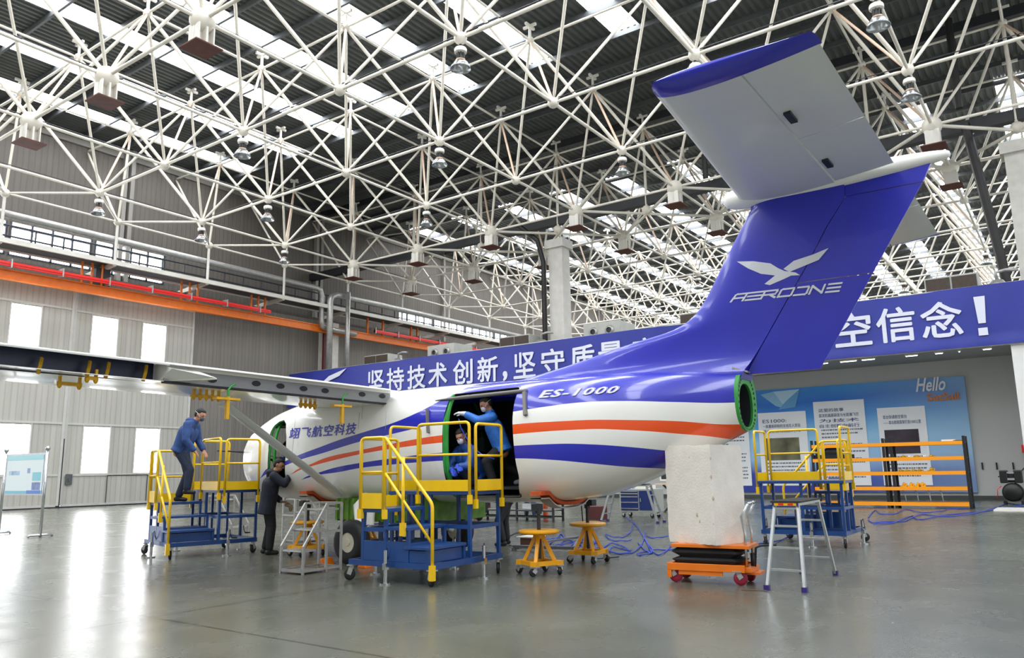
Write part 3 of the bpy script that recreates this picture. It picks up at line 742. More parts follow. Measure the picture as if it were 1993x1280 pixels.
def livery():
    m = bpy.data.materials.new('aircraft_livery'); m.use_nodes = True; nt = m.node_tree; b = nt.nodes['Principled BSDF']; N = nt.nodes.new; L = nt.links.new
    b.inputs['Roughness'].default_value = .22; b.inputs['Coat Weight'].default_value = .6; b.inputs['Coat Roughness'].default_value = .06
    g = N('ShaderNodeNewGeometry'); sp = N('ShaderNodeSeparateXYZ'); L(g.outputs['Position'], sp.inputs[0])
    def norm(o, a, c):
        r = N('ShaderNodeMapRange'); r.inputs['From Min'].default_value = a; r.inputs['From Max'].default_value = c; L(o, r.inputs['Value']); return r.outputs[0]
    yn, zn = norm(sp.outputs[1], 3.0, 14.0), norm(sp.outputs[2], .5, 3.5)
    def curve(px, extra=()):
        pts = [((hit(u, v)[1]-3)/11, (hit(u, v)[2]-.5)/3) for u, v in px]+list(extra); pts.sort()
        c = N('ShaderNodeFloatCurve'); cv = c.mapping.curves[0]
        cv.points[0].location = (0, pts[0][1]); cv.points[1].location = (1, pts[-1][1])
        for p in pts: q = cv.points.new(*p); q.handle_type = 'AUTO_CLAMPED'
        c.mapping.update(); L(yn, c.inputs['Value']); return c.outputs[0]
    def cmp(a, o, c):
        n = N('ShaderNodeMath'); n.operation = o; L(a, n.inputs[0]); L(c, n.inputs[1]); return n.outputs[0]
    def both(a, c): return cmp(a, 'MULTIPLY', c)
    # upper blue
    lo = curve([(1428, 783), (1312, 782), (1219, 780), (1141, 782), (1062, 791), (997, 801), (861, 822), (760, 845), (706, 857.6), (675, 866.5), (626, 882), (585, 894), (557.6, 904.5), (520, 921), (499, 932)])
    hi_pts = [(499, 932), (520, 912), (555.7, 896.7), (577, 887), (622, 870), (655, 857.6), (710, 840), (760, 824.5), (820, 799), (852, 782), (888, 765)]
    yk = (hit(888, 765)[1]-3)/11
    hi = curve(hi_pts, [(yk-.018, .735), (yk-.05, .75), (yk-.09, .80), (yk-.15, .95), (.1, .99)])
    m1 = both(cmp(zn, 'GREATER_THAN', lo), cmp(hi, 'GREATER_THAN', zn))
    olo = curve([(1436, 857), (1419, 854), (1312, 843), (1219, 836.5), (1141, 835), (1080, 838), (996.6, 845), (859.6, 861), (830, 864), (743, 876), (704, 883), (636, 898.7), (600, 909), (585, 914), (557, 924)])
    ohi = curve([(1436, 825.6), (1312, 819), (1219, 817), (1141, 817), (1080, 820), (995.7, 826), (859.6, 846.6), (830, 850.7), (743, 867), (704, 875), (636, 890), (598.6, 905.5), (583, 911), (557, 924)])
    m2 = both(cmp(zn, 'GREATER_THAN', olo), cmp(ohi, 'GREATER_THAN', zn))
    blo = curve([(1440, 930), (1300, 912), (1219, 908), (1141, 900.6), (1080, 895), (998.6, 892), (862.6, 896), (831, 898), (760, 904), (704, 910), (655, 919), (622, 923.6), (597, 930), (581, 934)])
    bhi = curve([(1440, 890), (1300, 877), (1219, 869), (1141, 864), (1080, 863.5), (996.6, 867.5), (859.6, 880.7), (832, 883), (760, 892), (704, 900), (655, 909), (618, 920), (597, 927), (581, 934)])
    m3 = both(cmp(zn, 'GREATER_THAN', blo), cmp(bhi, 'GREATER_THAN', zn))
    def mix(f, a, col):
        x = N('ShaderNodeMixRGB'); x.inputs[2].default_value = lin(col); L(f, x.inputs[0])
        if isinstance(a, str): x.inputs[1].default_value = lin(a)
        else: L(a, x.inputs[1])
        return x.outputs[0]
    L(mix(m3, mix(m2, mix(m1, WHITE, BLUE), ORNG), BLUE), b.inputs['Base Color'])
    return m
liv = livery()
paint_w = mat('aircraft_white', WHITE, .25, coat=.5, var=.02, vscale=1)
paint_g = mat('aircraft_grey_white', 'DEE0DC', .35, coat=.3, var=.03, vscale=1)
paint_b = mat('aircraft_blue', BLUE, .28, coat=.5)
primer = mat('green_primer', '2E9A3C', .45, var=.15, vscale=6)
primer_y = mat('yellow_green_primer', '54801E', .55, var=.35, vscale=6, bump=.3)
seam = mat('panel_seam', '23242C', .6)
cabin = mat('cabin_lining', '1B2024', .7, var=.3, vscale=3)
AC = thing('cargo_aircraft', 'white blue and orange high wing T-tail cargo aircraft under assembly', 'aircraft', (XC, 8.5, 0))
ys = np.unique(np.r_[np.linspace(3.42, 12.6, 120), 12.6+.9*np.sin(np.linspace(0, math.pi/2, 26))])
ys = ys[ys <= 13.5]
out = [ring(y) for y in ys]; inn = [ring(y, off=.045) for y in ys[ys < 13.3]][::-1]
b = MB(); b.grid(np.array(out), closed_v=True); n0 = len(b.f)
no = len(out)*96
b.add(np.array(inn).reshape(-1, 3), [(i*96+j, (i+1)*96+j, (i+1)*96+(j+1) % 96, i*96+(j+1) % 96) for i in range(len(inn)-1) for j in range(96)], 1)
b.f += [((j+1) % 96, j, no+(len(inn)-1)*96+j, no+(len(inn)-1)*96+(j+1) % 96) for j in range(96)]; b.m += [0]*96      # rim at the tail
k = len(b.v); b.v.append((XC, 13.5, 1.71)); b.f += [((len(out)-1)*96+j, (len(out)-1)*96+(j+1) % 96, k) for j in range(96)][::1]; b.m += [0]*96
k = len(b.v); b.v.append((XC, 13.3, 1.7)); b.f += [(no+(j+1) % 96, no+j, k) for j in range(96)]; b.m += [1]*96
fus = b.build('fuselage', [liv, cabin], AC, smooth=True, world=True)
def round_poly(pts, r, n=5):
    out = []; N_ = len(pts)
    for i in range(N_):
        p, a, c = (np.array(pts[k], float) for k in (i, i-1, (i+1) % N_)); da = (a-p)/np.linalg.norm(a-p); dc = (c-p)/np.linalg.norm(c-p)
        for t in np.linspace(0, 1, n): out.append(tuple((1-t)**2*(p+da*r)+2*t*(1-t)*p+t*t*(p+dc*r)))
    return out
hl, hr = hit(861, 842)[1], hit(997, 842)[1]
DOOR = round_poly([(hit(866, 930)[1]+.0, 1.02), (hl, 1.5), (hl, 2.1), (hl-.04, 2.57), (hr+.01, 2.60), (hr, 2.1), (hr-.05, 1.3), (hit(1003, 950)[1], 1.02)], .06)
NOSE = [tuple(hit(u, v)[1:]) for u, v in [(553, 817), (557, 825), (557.5, 850), (557, 880), (556, 930), (549, 946), (528, 946), (522, 930), (521, 905), (522.5, 877), (527, 840), (534, 828), (544, 820)]]
cut = []
for poly, x0, x1 in ((DOOR, 8.6, 9.9), (NOSE, 8.6, 11.4), ([(12.9, 1.5), (13.9, 1.5), (13.9, 2.3), (12.9, 2.3)], 9.86, 10.8)):
    c = MB().prism(poly, lambda y, z, x0=x0: (x0, y, z), lambda y, z, x1=x1: (x1, y, z))
    o = c.build('cutter', cabin); bpy.context.view_layer.objects.active = o
    import bmesh
    bm = bmesh.new(); bm.from_mesh(o.data); bmesh.ops.recalc_face_normals(bm, faces=bm.faces); bm.to_mesh(o.data); bm.free(); cut.append(o)
bm = bmesh.new(); bm.from_mesh(fus.data); bmesh.ops.recalc_face_normals(bm, faces=bm.faces); bm.to_mesh(fus.data); bm.free()
for o in cut:
    md = fus.modifiers.new('cut', 'BOOLEAN'); md.operation = 'DIFFERENCE'; md.object = o; md.solver = 'EXACT'
    o.location = (-XC, -8.5, 0) if False else (0, 0, 0)
bpy.context.view_layer.update()
dg = bpy.context.evaluated_depsgraph_get(); nm = bpy.data.meshes.new_from_object(fus.evaluated_get(dg)); fus.modifiers.clear(); fus.data = nm
for o in cut: bpy.data.objects.remove(o)
nm.polygons.foreach_set('use_smooth', [True]*len(nm.polygons)); nm.update(); nm.set_sharp_from_angle(angle=math.radians(35))
# door frames
def frame(poly, r, m, nm_, inset=.03):
    MB().path([(side_x(y, z)+inset, y, z) for y, z in poly], r, 6, closed=True).build(nm_, m, AC, smooth=True, world=True)
ym_ = (hl+hr)/2; frame(DOOR, .022, seam, 'door_seal')
MB().path([(side_x(y, z)+.03, y, z) for y, z in DOOR if y > hl-.06][:], .030, 6).build('cargo_door_frame', primer, AC, smooth=True, world=True); frame(NOSE, .02, primer, 'crew_door_frame')
b = MB()
y0 = hit(862, 860)[1]
b.path([(side_x(y0-.02, z)+.05, y0-.035, z) for z in np.linspace(1.08, 2.52, 20)], .032, 6)
b.build('door_jamb', primer, AC, world=True)
# inner frames, floor, equipment racks seen through the doors
b = MB()
for y in (8.3, 6.2, 12.75, 12.0): b.path([tuple(p) for p in ring(y, 40, .09)], .03, 5, closed=True)
b.each('fuselage_rib', primer, AC, smooth=True, world=True)
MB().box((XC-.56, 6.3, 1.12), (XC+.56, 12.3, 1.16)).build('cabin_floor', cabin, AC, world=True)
b = MB()
for z in (1.35, 1.7, 2.05): b.box((XC+.1, 7.75, z), (XC+.7, 8.35, z+.04)).box((XC+.15, 7.8, z+.04), (XC+.6, 8.2, z+.22))
b.build('equipment_rack', mat('rack_green_grey', '31443C', .5, var=.3), AC, world=True)
# gutter and bracket above the cargo door
pa, pb = hit(848, 779), hit(1026, 760)
b = MB(); pts = []
for t in np.linspace(0, 1, 24):
    u, v = 848+178*t, 779-19*t; p = hit(u, v); pts.append(p)
b.path([p+(-.012, 0, 0) for p in pts], [.006+.026*math.sin(min(1, k/8)*math.pi/2) for k in range(24)], 6)
b.build('door_gutter', mat('gutter_grey', '6F6C66', .4), AC, smooth=True, world=True)
for px, py0, py1, w in ((1023, 763, 808, .05), (834, 797, 842, .03)):
    p, q = hit(px, py0), hit(px+2, py1); MB().bar(p+(-.03, 0, 0), q+(-.03, 0, 0), w, .05, up=(1, 0, 0)).build('door_bracket', mat('gutter_grey', '6F6C66'), AC, world=True)
# open tail end
b = MB(); o_r, i_r = ring(3.42, 64), ring(3.42, 64)
i_r = i_r.copy(); c0 = np.array([XC, 3.42, 2.2]); i_r[:, 0] = XC+(i_r[:, 0]-XC)*.70; i_r[:, 2] = 2.19+(i_r[:, 2]-2.22)*.74-.02
o1 = o_r.copy(); o1[:, 0] = XC+(o1[:, 0]-XC)*1.01; o1[:, 2] = 2.22+(o1[:, 2]-2.22)*1.01
f_ = o1-np.array([0, .03, 0]); g_ = i_r-np.array([0, .01, 0]); h_ = i_r+np.array([0, .22, 0])
b.grid(np.array([o1+np.array([0, .04, 0]), f_, g_, g_+np.array([0, .03, 0])]), closed_v=True)
b.build('tail_frame', primer, AC, smooth=False, world=True)
MB().grid(np.array([g_+np.array([0, .03, 0]), h_]), closed_v=True).build('tail_tunnel', seam, AC, world=True)
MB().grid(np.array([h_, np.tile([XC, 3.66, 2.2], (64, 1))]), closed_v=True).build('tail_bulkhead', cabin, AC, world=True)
b = MB()
for k in range(0, 64, 2):
    p = (f_[k]*.55+g_[k]*.45); b.ball(p+(0, -.004, 0), (.012, .004, .02), 6, 4)
tag(b.build('lightening_hole', seam, AC, world=True), kind='stuff')
MB().obox(atX(1447, 721, 9.95), (.14, 0, 0), (0, .10, .035), (0, -.004, .01)).build('tail_lip', mat('bare_metal', 'B9B7B0', .35, .7), AC, world=True)

# ---- fin, rudder
px_le = [(1100, 713), (1160, 692), (1219, 671), (1280, 653), (1312, 641), (1337, 626), (1353, 611), (1369, 588), (1384, 560), (1402, 522), (1420, 485), (1440, 447), (1460, 408)]
LE = sorted([(atX(u, v, 9.97)[2], atX(u, v, 9.97)[1]) for u, v in px_le]); LEz, LEy = zip(*LE)
HG = sorted([(atX(u, v, 9.95)[2], atX(u, v, 9.95)[1]) for u, v in [(1459, 716), (1530, 587), (1573, 511), (1609, 440), (1645, 382)]]); Hz, Hy = zip(*HG)
q0, q1 = atX(1590, 728, 9.98), atX(1808, 330, 9.98)
def yle(z):
    if z < LEz[0]: return LEy[0]+(LEz[0]-z)*6
    return float(np.interp(z, LEz, LEy))
def yhg(z): return float(np.interp(z, Hz, Hy)) if z >= Hz[0] else Hy[0]+(Hz[0]-z)*.55
def yte(z): return float(q0[1]+(q1[1]-q0[1])*(z-q0[2])/(q1[2]-q0[2]))
def tmax(z): return .085+.035*max(0, (4.8-z)/2.2)+.20*math.exp(-(max(z, 2.6)-2.6)/.13)
def tshape(s):
    if s < .35: k = s/.35; return math.sqrt(k)*(1.5-.5*k)
    return 1-(s-.35)*.55
def fin_x(y, z):
    a, h, t = yle(z), yhg(z), yte(z)
    if y > h: s = (a-y)/(a-h); return XC-tmax(z)*tshape(min(max(s, 0), 1))
    s = (h-y)/(h-t); return XC-tmax(z)*.64*(1-min(max(s, 0), 1))-.004
zs = list(np.linspace(2.50, 3.3, 22))+list(np.linspace(3.35, 4.86, 16))
S_ = np.r_[0, .004, .015, .035, .07, .12, .2, .3, .42, .56, .7, .85, 1]
def fin_section(z):
    a, h = yle(z), yhg(z); L_ = [(XC-tmax(z)*tshape(s), a+(h-a)*s, z) for s in S_]; R_ = [(2*XC-x, y, z) for x, y, z in L_[1:]]
    return L_[::-1]+R_
b = MB(); P = [fin_section(z) for z in zs]; b.grid(P, closed_v=True); n = len(P[0]); b.f.append(tuple(range((len(P)-1)*n, len(P)*n))); b.m.append(0)
b.build('fin', paint_b, AC, world=True, auto=50)
def rud(z0_, z1_, name, zlow=None):
    zz = np.linspace(z0_, z1_, 10); Q = []
    for k, z in enumerate(zz):
        h, t = yhg(z)-.012, yte(z); w = tmax(max(z, 2.95))*.64-.004
        zo = z
        Q.append([(XC-w, h, zo), (XC-w*.5, (h+t)/2, zo), (XC-.006, t, zo), (XC+.006, t, zo), (XC+w*.5, (h+t)/2, zo), (XC+w, h, zo)])
    b = MB().grid(Q, closed_v=True); b.f += [tuple(range(6)), tuple(reversed(range(54, 60)))]; b.m += [0, 0]
    return b.build(name, paint_b, AC, world=True)
zsplit = atX(1620, 540, 9.93)[2]; zru = atX(1700, 372, 9.95)[2]
rud(2.56, zsplit-.006, 'rudder_tab'); ztop = 4.66; rud(zsplit+.006, ztop, 'rudder')
b = MB(); b.add([(XC-.04, yhg(4.67), 4.668), (XC-.02, yte(4.67), 4.668), (XC-.03, yte(4.86), 4.9), (XC-.03, yhg(4.86), 4.9), (XC+.04, yhg(4.67), 4.668), (XC+.02, yte(4.67), 4.668), (XC+.03, yte(4.86), 4.9), (XC+.03, yhg(4.86), 4.9)],
    [(0, 1, 2, 3), (7, 6, 5, 4), (0, 4, 5, 1), (3, 2, 6, 7), (1, 5, 6, 2), (0, 3, 7, 4)]); b.build('fin_top_strip', paint_b, AC, world=True)

# ---- tailplane
ZT = 4.92
def tp_sec(x, y0, y1, z, t, s0=0.0, s1=1.0, n=14, ytot=None):
    """airfoil piece between chord fractions s0..s1; leading edge y0, trailing edge y1"""
    s = s0+(s1-s0)*(1-np.cos(np.linspace(0, math.pi, n)))/2 if s0 == 0 else np.linspace(s0, s1, n)
    th = t*5*(.2969*np.sqrt(s)-.126*s-.3516*s**2+.2843*s**3-.1036*s**4)
    y = y0+(y1-y0)*s
    lo = [(x, a, z-h) for a, h in zip(y, th)]; up = [(x, a, z+h) for a, h in zip(y, th)]
    return lo+up[::-1]
def le_y(x): return 3.30-.40*min(1, abs(x-XC)/3.45)
def hinge_s(x): return (le_y(x)-2.06)/(le_y(x)-1.38)
def half(sg, name, mt):
    P = [tp_sec(XC+sg*d, le_y(XC+sg*d), 1.38, ZT, .20-.03*d/3.5, 0, hinge_s(XC+sg*d)-.006) for d in np.linspace(0, 3.47, 10)]
    b = MB().grid(P, closed_v=True); n = len(P[0]); b.f += [tuple(range(n)), tuple(range(9*n, 10*n))]; b.m += [0, 0]; return b.build(name, mt, AC, world=True, auto=50)
for sg in (-1, 1):
    half(sg, 'tailplane', paint_g)
    xs_ = [.18, atZ(1566, 268, 4.85)[0]]; xm = XC-xs_[1]
    for d0, d1 in ((.16, xm-.006), (xm+.006, 3.47)):
        P = [tp_sec(XC+sg*d, le_y(XC+sg*d), 1.38, ZT, .20-.03*d/3.5, hinge_s(XC+sg*d)+.006, 1.0, 8) for d in np.linspace(d0, d1, 6)]
        b = MB().grid(P, closed_v=True); n = len(P[0]); b.f += [tuple(range(n)), tuple(range(5*n, 6*n))]; b.m += [0, 0]; b.build('elevator', paint_g, AC, world=True, auto=50)
    P = []
    for a in np.linspace(0, math.pi/2, 8):
        d = 3.475+.20*math.sin(a); sc_ = max(math.cos(a), .03); P.append(tp_sec(XC+sg*d, le_y(XC+sg*3.47)-.10*(1-math.cos(a)), 1.36+.05*(1-math.cos(a)), ZT+.025*math.sin(a), .172*sc_, 0, 1.0))
    b = MB().grid(P, closed_v=True); n = len(P[0]); b.f += [tuple(range(n)), tuple(range(7*n, 8*n))]; b.m += [0, 0]; b.build('tailplane_tip', paint_b, AC, world=True, auto=60)
for u, v in ((1539, 231), (1611, 320)):
    p = atZ(u, v, 4.83); MB().box(p+(-.13, -.035, -.0), p+(.13, .035, .04)).build('hinge_cover', seam, AC, world=True)
prof = []
for t in np.linspace(0, math.pi, 30):
    yy = .80+(3.52-.80)*(1-math.cos(t))/2; r = math.sin(t)**.5*float(np.interp(yy, [.8, 1.6, 2.4, 3.0, 3.3], [.10, .125, .15, .17, .20])); prof.append((max(r, 0), yy))
b = MB().lathe(prof, (XC, 0, ZT+.02), 20, axis=1); b.build('bullet_fairing', paint_w, AC, smooth=True, world=True)

# ---- writing and emblem on the fin
def on_fin(u, v): p = atX(u, v, 9.88); return (fin_x(p[1], p[2])-.006, p[1], p[2])
decal = mat('decal_white', 'DEE0E6', .4)
def fin_poly(pts, nm_='fin_lettering'):
    b = MB(); P = [on_fin(*p) for p in pts]; n = len(P); b.add(P+[(x+.003, y, z) for x, y, z in P], [tuple(range(n))]+[(k, (k+1) % n, n+(k+1) % n, n+k) for k in range(n)]); return b.build(nm_, decal, AC, world=True)
fin_poly([(1432.7, 508), (1465, 507.5), (1498, 511.5), (1512.5, 520.5), (1525, 526), (1546.5, 528.7), (1554.7, 533.7), (1537.5, 534.8), (1523, 542), (1496.4, 553.7), (1486.4, 551.6), (1507, 534.8), (1480, 532), (1455, 521.6)], 'fin_emblem')
fin_poly([(1523, 522), (1543, 506), (1579.7, 493.7), (1610, 480.4), (1591, 503.7), (1573, 511.5), (1534.7, 527.6)], 'fin_emblem')
T_ = .20
GL = {'A': [[(0, 0), (.02, .9), (.1, 1), (1, 1)], [(.93, 1), (.93, 0)], [(0, .42), (.93, .42)]],
 'E': [[(1, 1), (0, 1)], [(1, .5), (0, .5)], [(1, 0), (0, 0)]], 'e': [[(1, 1), (0, 1)], [(1, .5), (0, .5)], [(1, 0), (0, 0)]],
 'R': [[(0, 0), (0, 1), (.9, 1), (.96, .8), (.9, .45), (.1, .45)], [(.5, .45), (1, 0)]],
 'O': [[(.05, 0), (0, .15), (0, .9), (.1, 1), (.95, 1), (1, .85), (1, .1), (.9, 0), (.0, 0)]],
 'D': [[(0.05, 1), (.9, 1), (1, .85), (1, .15), (.9, 0), (.0, 0)]],
 'N': [[(0, 0), (0, 1), (.95, 0), (.95, 1)]]}
def quad_map(q):
    BL, BR, TR, TL = [np.array(p, float) for p in q]
    return lambda x, y: (1-x)*(1-y)*BL+x*(1-y)*BR+x*y*TR+(1-x)*y*TL
qm = quad_map([(1421, 588), (1630, 565), (1637, 546), (1433, 571)])
spans = [('A', 0, .115), ('E', .135, .255), ('R', .275, .40), ('O', .43, .55), ('D', .58, .69), ('N', .72, .84), ('e', .875, .99)]
for g, x0, x1 in spans:
    b = MB()
    for st in GL[g]:
        for (ax, ay), (cx, cy_) in zip(st, st[1:]):
            hx = (x1-x0); A = np.array([x0+ax*hx, ay*.82+.09]); C_ = np.array([x0+cx*hx, cy_*.82+.09]); asp = 211/21.0
            d = (C_-A)*np.array([asp, 1]); l = np.linalg.norm(d); d /= l; nr = np.array([-d[1], d[0]])*.095; e = d*.095
            quad = [A*[asp, 1]-e+nr, C_*[asp, 1]+e+nr, C_*[asp, 1]+e-nr, A*[asp, 1]-e-nr]
            P = [on_fin(*qm(p[0]/asp, p[1])) for p in quad]; b.add(P+[(x+.003, y, z) for x, y, z in P], [(0, 1, 2, 3), (0, 4, 5, 1), (1, 5, 6, 2), (2, 6, 7, 3), (3, 7, 4, 0)])
    b.build('fin_lettering', decal, AC, world=True)
# ---- type name and Chinese maker's name on the fuselage side
def side_text(s, quad, m, nm_, off, **k):
    V, Fc = text_geo(s, 1.0, **k)
    V0, _ = text_geo(s, 1.0, **{**k, 'bold': 0}); lo, hi_ = V0.min(0), V0.max(0); q = quad_map(quad)
    P = [hit(*q((p[0]-lo[0])/(hi_[0]-lo[0]), (p[1]-lo[1])/(hi_[1]-lo[1])), off+p[2]*.8) for p in V]
    MB().add(P, Fc).build(nm_, m, AC, world=True)
Q1 = [(1049, 774), (1200, 764), (1205, 751), (1053, 760)]
side_text('ES-1000', Q1, decal, 'type_lettering', .008, bold=.05, shear=.25, space=1.12)
side_text('ES-1000', Q1, paint_b, 'type_lettering', .011, bold=.03, shear=.25, space=1.12)
side_text('ES-1000', Q1, decal, 'type_lettering', .014, bold=.004, shear=.25, space=1.12)
side_text('翊飞航空科技', [(562.5, 853.7), (692, 844), (694, 822), (564.5, 833)], paint_b, 'maker_lettering', .008, bold=.02, shear=.12, space=1.12)

# ---- panel seams on the front fuselage
b = MB()
for u0, v0, u1, v1 in ((577, 790, 567, 900), (700, 802, 697, 835), (706, 790, 704, 815), (752, 800, 750, 835)):
    b.path([hit(u0+(u1-u0)*t, v0+(v1-v0)*t, .002) for t in np.linspace(0, 1, 14)], .003, 4)
b.build('skin_joint', mat('joint_grey', 'A6A6A2', .6), AC, world=True)
MB().path([(9.62, 13.38, 1.83), (9.42, 13.48, 1.85), (9.2, 13.62, 1.86)], [.02, .016, .012], 8).build('pitot_probe', seam, AC, smooth=True, world=True)

# ---- wings
def wing_sec(x, rear, k):
    dz = .012*abs(x-XC)-.02
    lo = [(11.12, 2.67), (11.08, 2.61), (10.95, 2.565), (10.6, 2.535), (10.1, 2.52), (9.6, 2.52), (9.2, 2.53)]
    up = [(9.2, 2.745), (9.6, 2.81), (10.1, 2.85), (10.6, 2.84), (10.9, 2.79), (11.05, 2.73)]
    return [(x, max(y, rear), z+dz) for y, z in lo]+[(x, max(y, rear), z+dz) for y, z in up]
def wing(sg):
    X = lambda d: XC+sg*d
    for d0, d1, rear, nm_ in ((.0, 4.6, 9.2, 'wing_centre_box'), (4.6, 8.2, 9.42, 'wing_outer_box')):
        P = [wing_sec(X(d), rear, 0) for d in np.linspace(d0, d1, 8)]; b = MB().grid(P, closed_v=True); n = len(P[0])
        b.f += [tuple(range(n)), tuple(range(7*n, 8*n))]; b.m += [0, 0]; b.build(nm_, paint_w, AC, world=True, auto=40)
    z = lambda d: .012*d-.02
    # skins reaching behind the spar
    def skin(d0, d1, y0, y1, z0, z1, m, nm_, t=.008):
        MB().add([(X(d0), y0, z0+z(d0)), (X(d1), y0, z0+z(d1)), (X(d1), y1, z1+z(d1)), (X(d0), y1, z1+z(d0)), (X(d0), y0, z0+z(d0)-t), (X(d1), y0, z0+z(d1)-t), (X(d1), y1, z1+z(d1)-t), (X(d0), y1, z1+z(d0)-t)],
            [(0, 1, 2, 3), (7, 6, 5, 4), (0, 4, 5, 1), (1, 5, 6, 2), (2, 6, 7, 3), (3, 7, 4, 0)]).build(nm_, m, AC, world=True)
    skin(.62, 4.6, 9.25, 8.98, 2.765, 2.725, paint_w, 'upper_skin', .012); skin(4.6, 8.2, 9.5, 9.05, 2.80, 2.735, paint_w, 'upper_skin', .012)
    skin(4.6, 8.2, 9.5, 9.18, 2.53, 2.53, paint_w, 'lower_skin'); skin(.6, 4.6, 9.24, 9.16, 2.525, 2.53, seam, 'spar_flange', .02)
    MB().add([(X(.6), 9.195, 2.51+z(.6)), (X(4.6), 9.195, 2.51+z(4.6)), (X(4.6), 9.195, 2.69+z(4.6)), (X(.6), 9.195, 2.69+z(.6)), (X(.6), 9.18, 2.51+z(.6)), (X(4.6), 9.18, 2.51+z(4.6)), (X(4.6), 9.18, 2.69+z(4.6)), (X(.6), 9.18, 2.69+z(.6))],
        [(0, 1, 2, 3), (7, 6, 5, 4), (0, 4, 5, 1), (1, 5, 6, 2), (2, 6, 7, 3), (3, 7, 4, 0)]).build('rear_spar', mat('spar_grey', '9A9C9D', .45, var=.05), AC, world=True)
    skin(.62, 4.6, 9.21, 9.15, 2.765, 2.765, paint_w, 'trailing_lip', .075); skin(4.6, 8.2, 9.11, 9.06, 2.752, 2.74, paint_w, 'trailing_lip', .028)
    MB().box((X(4.62), 9.40, 2.56), (X(8.2), 9.415, 2.83)).build('cove_lining', mat('cove_navy', '141B3C', .4), AC, world=True)
    b = MB(); pts = [(422, 737), (380, 722)]
    P = atY(422, 737, 8.72) if sg < 0 else np.array([2*XC-atY(422, 737, 8.72)[0], 8.72, atY(422, 737, 8.72)[2]])
    x0, x1 = X(4.62), X(4.28)
    b.add([(x0, 9.3, 2.80), (x1, 9.3, 2.80), (P[0], P[1], P[2]+.01), (x0, 9.3, 2.565), (x1, 9.3, 2.555), (P[0], P[1], P[2]-.005), (x0, 8.98, 2.70)], [(0, 1, 2, 6), (3, 6, 2, 5), (3, 5, 4), (1, 4, 5, 2), (0, 6, 3), (0, 3, 4, 1)])
    b.build('flap_end_fairing', paint_w, AC, world=True)
wing(-1); wing(1)
b = MB()
for u, v in ((499, 746), (546, 751), (591, 756), (633, 760), (705, 767), (744, 770.5), (413, 739)):
    p = atY(u, v, 9.175); b.lathe([(0, -.003), (.062, -.003), (.062, 0), (0, 0)], p, 16, axis=1)
    b.v[-64:] = [(p[0]+(x-p[0])*1.15, y, p[2]+(z-p[2])*.62) for x, y, z in b.v[-64:]]
b.each('spar_hole', seam, AC, world=True)
gold = mat('gold_bracket', 'C89A1C', .4, .3, var=.2, vscale=12)
for u in (78, 172, 209, 282):
    v = 700+u*.072+6; a = atY(u+3, v-15, 9.3); c = atY(u-4, v+15, 9.28)
    MB().path([a, (a+c)/2+(-.02, -.05, 0), c], .022, 6).build('hinge_fitting', gold, AC, world=True)
b = None
gs = mat('tool_gold', 'D6A10E', .4, .2, var=.15, vscale=10)
def jig(u0, v0, u1, v1, y, n, r=.03):
    a, c = atY(u0, v0, y), atY(u1, v1, y); b = MB().bar(a, c, .05, .04)
    for t in np.linspace(.08, .92, n):
        p = a+(c-a)*t; b.ball(p+(0, 0, -.01), (r, r, r*1.7), 8, 6); b.bar(p+(0, 0, 0), p+(0, 0, .11), .03)
    b.build('rigging_fixture', gs, AC, world=True)
jig(112, 745, 158, 749, 9.6, 2); jig(168, 735, 188, 737, 9.3, 2); jig(372, 769, 430, 774, 9.6, 5); jig(583, 786, 615, 790, 9.8, 4)
for u, v in ((441, 776), (664, 790)):
    p = atY(u, v, 9.1); b = MB().bar(p+(-.18, 0, 0), p+(.18, 0, 0), .10, .03).bar(p+(0, -.02, .03), p+(0, -.02, -.27), .045)
    b.build('rigging_fixture', gs, AC, world=True)
    MB().path([p+(0, -.03, .0), p+(0, -.03, .12), p+(.04, -.03, .17), p+(.10, -.03, .20)], .014, 6).build('fixture_hook', primer, AC, world=True)
# wing root structure in green primer
zc = lambda u, v: atX(u, v, 9.55)
b = MB(); pl = [(758, 785), (830, 776), (775, 766), (762, 770)]
for a, c in zip(pl, pl[1:]+pl[:1]): b.bar(zc(*a), zc(*c), .03, .03, up=(1, 0, 0))
for u in (785, 800, 812): b.bar(zc(u, 784-(u-770)*.1), zc(u, 767+(u-775)*.16), .025, .025, up=(1, 0, 0))
b.build('wing_root_rib', primer_y, AC, world=True)
MB().ball(zc(766, 777), (.04, .10, .08), 12, 8).build('actuator', yellow, AC, world=True, smooth=True)
# struts
for sg in (-1, 1):
    a, c = atY(436, 786, 10.35), hit(664, 964)
    if sg > 0: a = np.array([2*XC-a[0], a[1], a[2]]); c = np.array([2*XC-c[0], c[1], c[2]])
    d = c-a; b = MB(); P = []
    for t in (0, .33, .66, 1):
        p = a+d*t; row = []
        for k in range(12):
            q = 2*math.pi*k/12; row.append(p+np.array([0, .135*math.cos(q), 0])+np.cross(d/np.linalg.norm(d), [0, 1, 0])*.035*math.sin(q))
        P.append(row)
    b.grid(P, closed_v=True); b.f += [tuple(range(12)), tuple(range(36, 48))]; b.m += [0, 0]; b.build('wing_strut', paint_g, AC, world=True, auto=40)
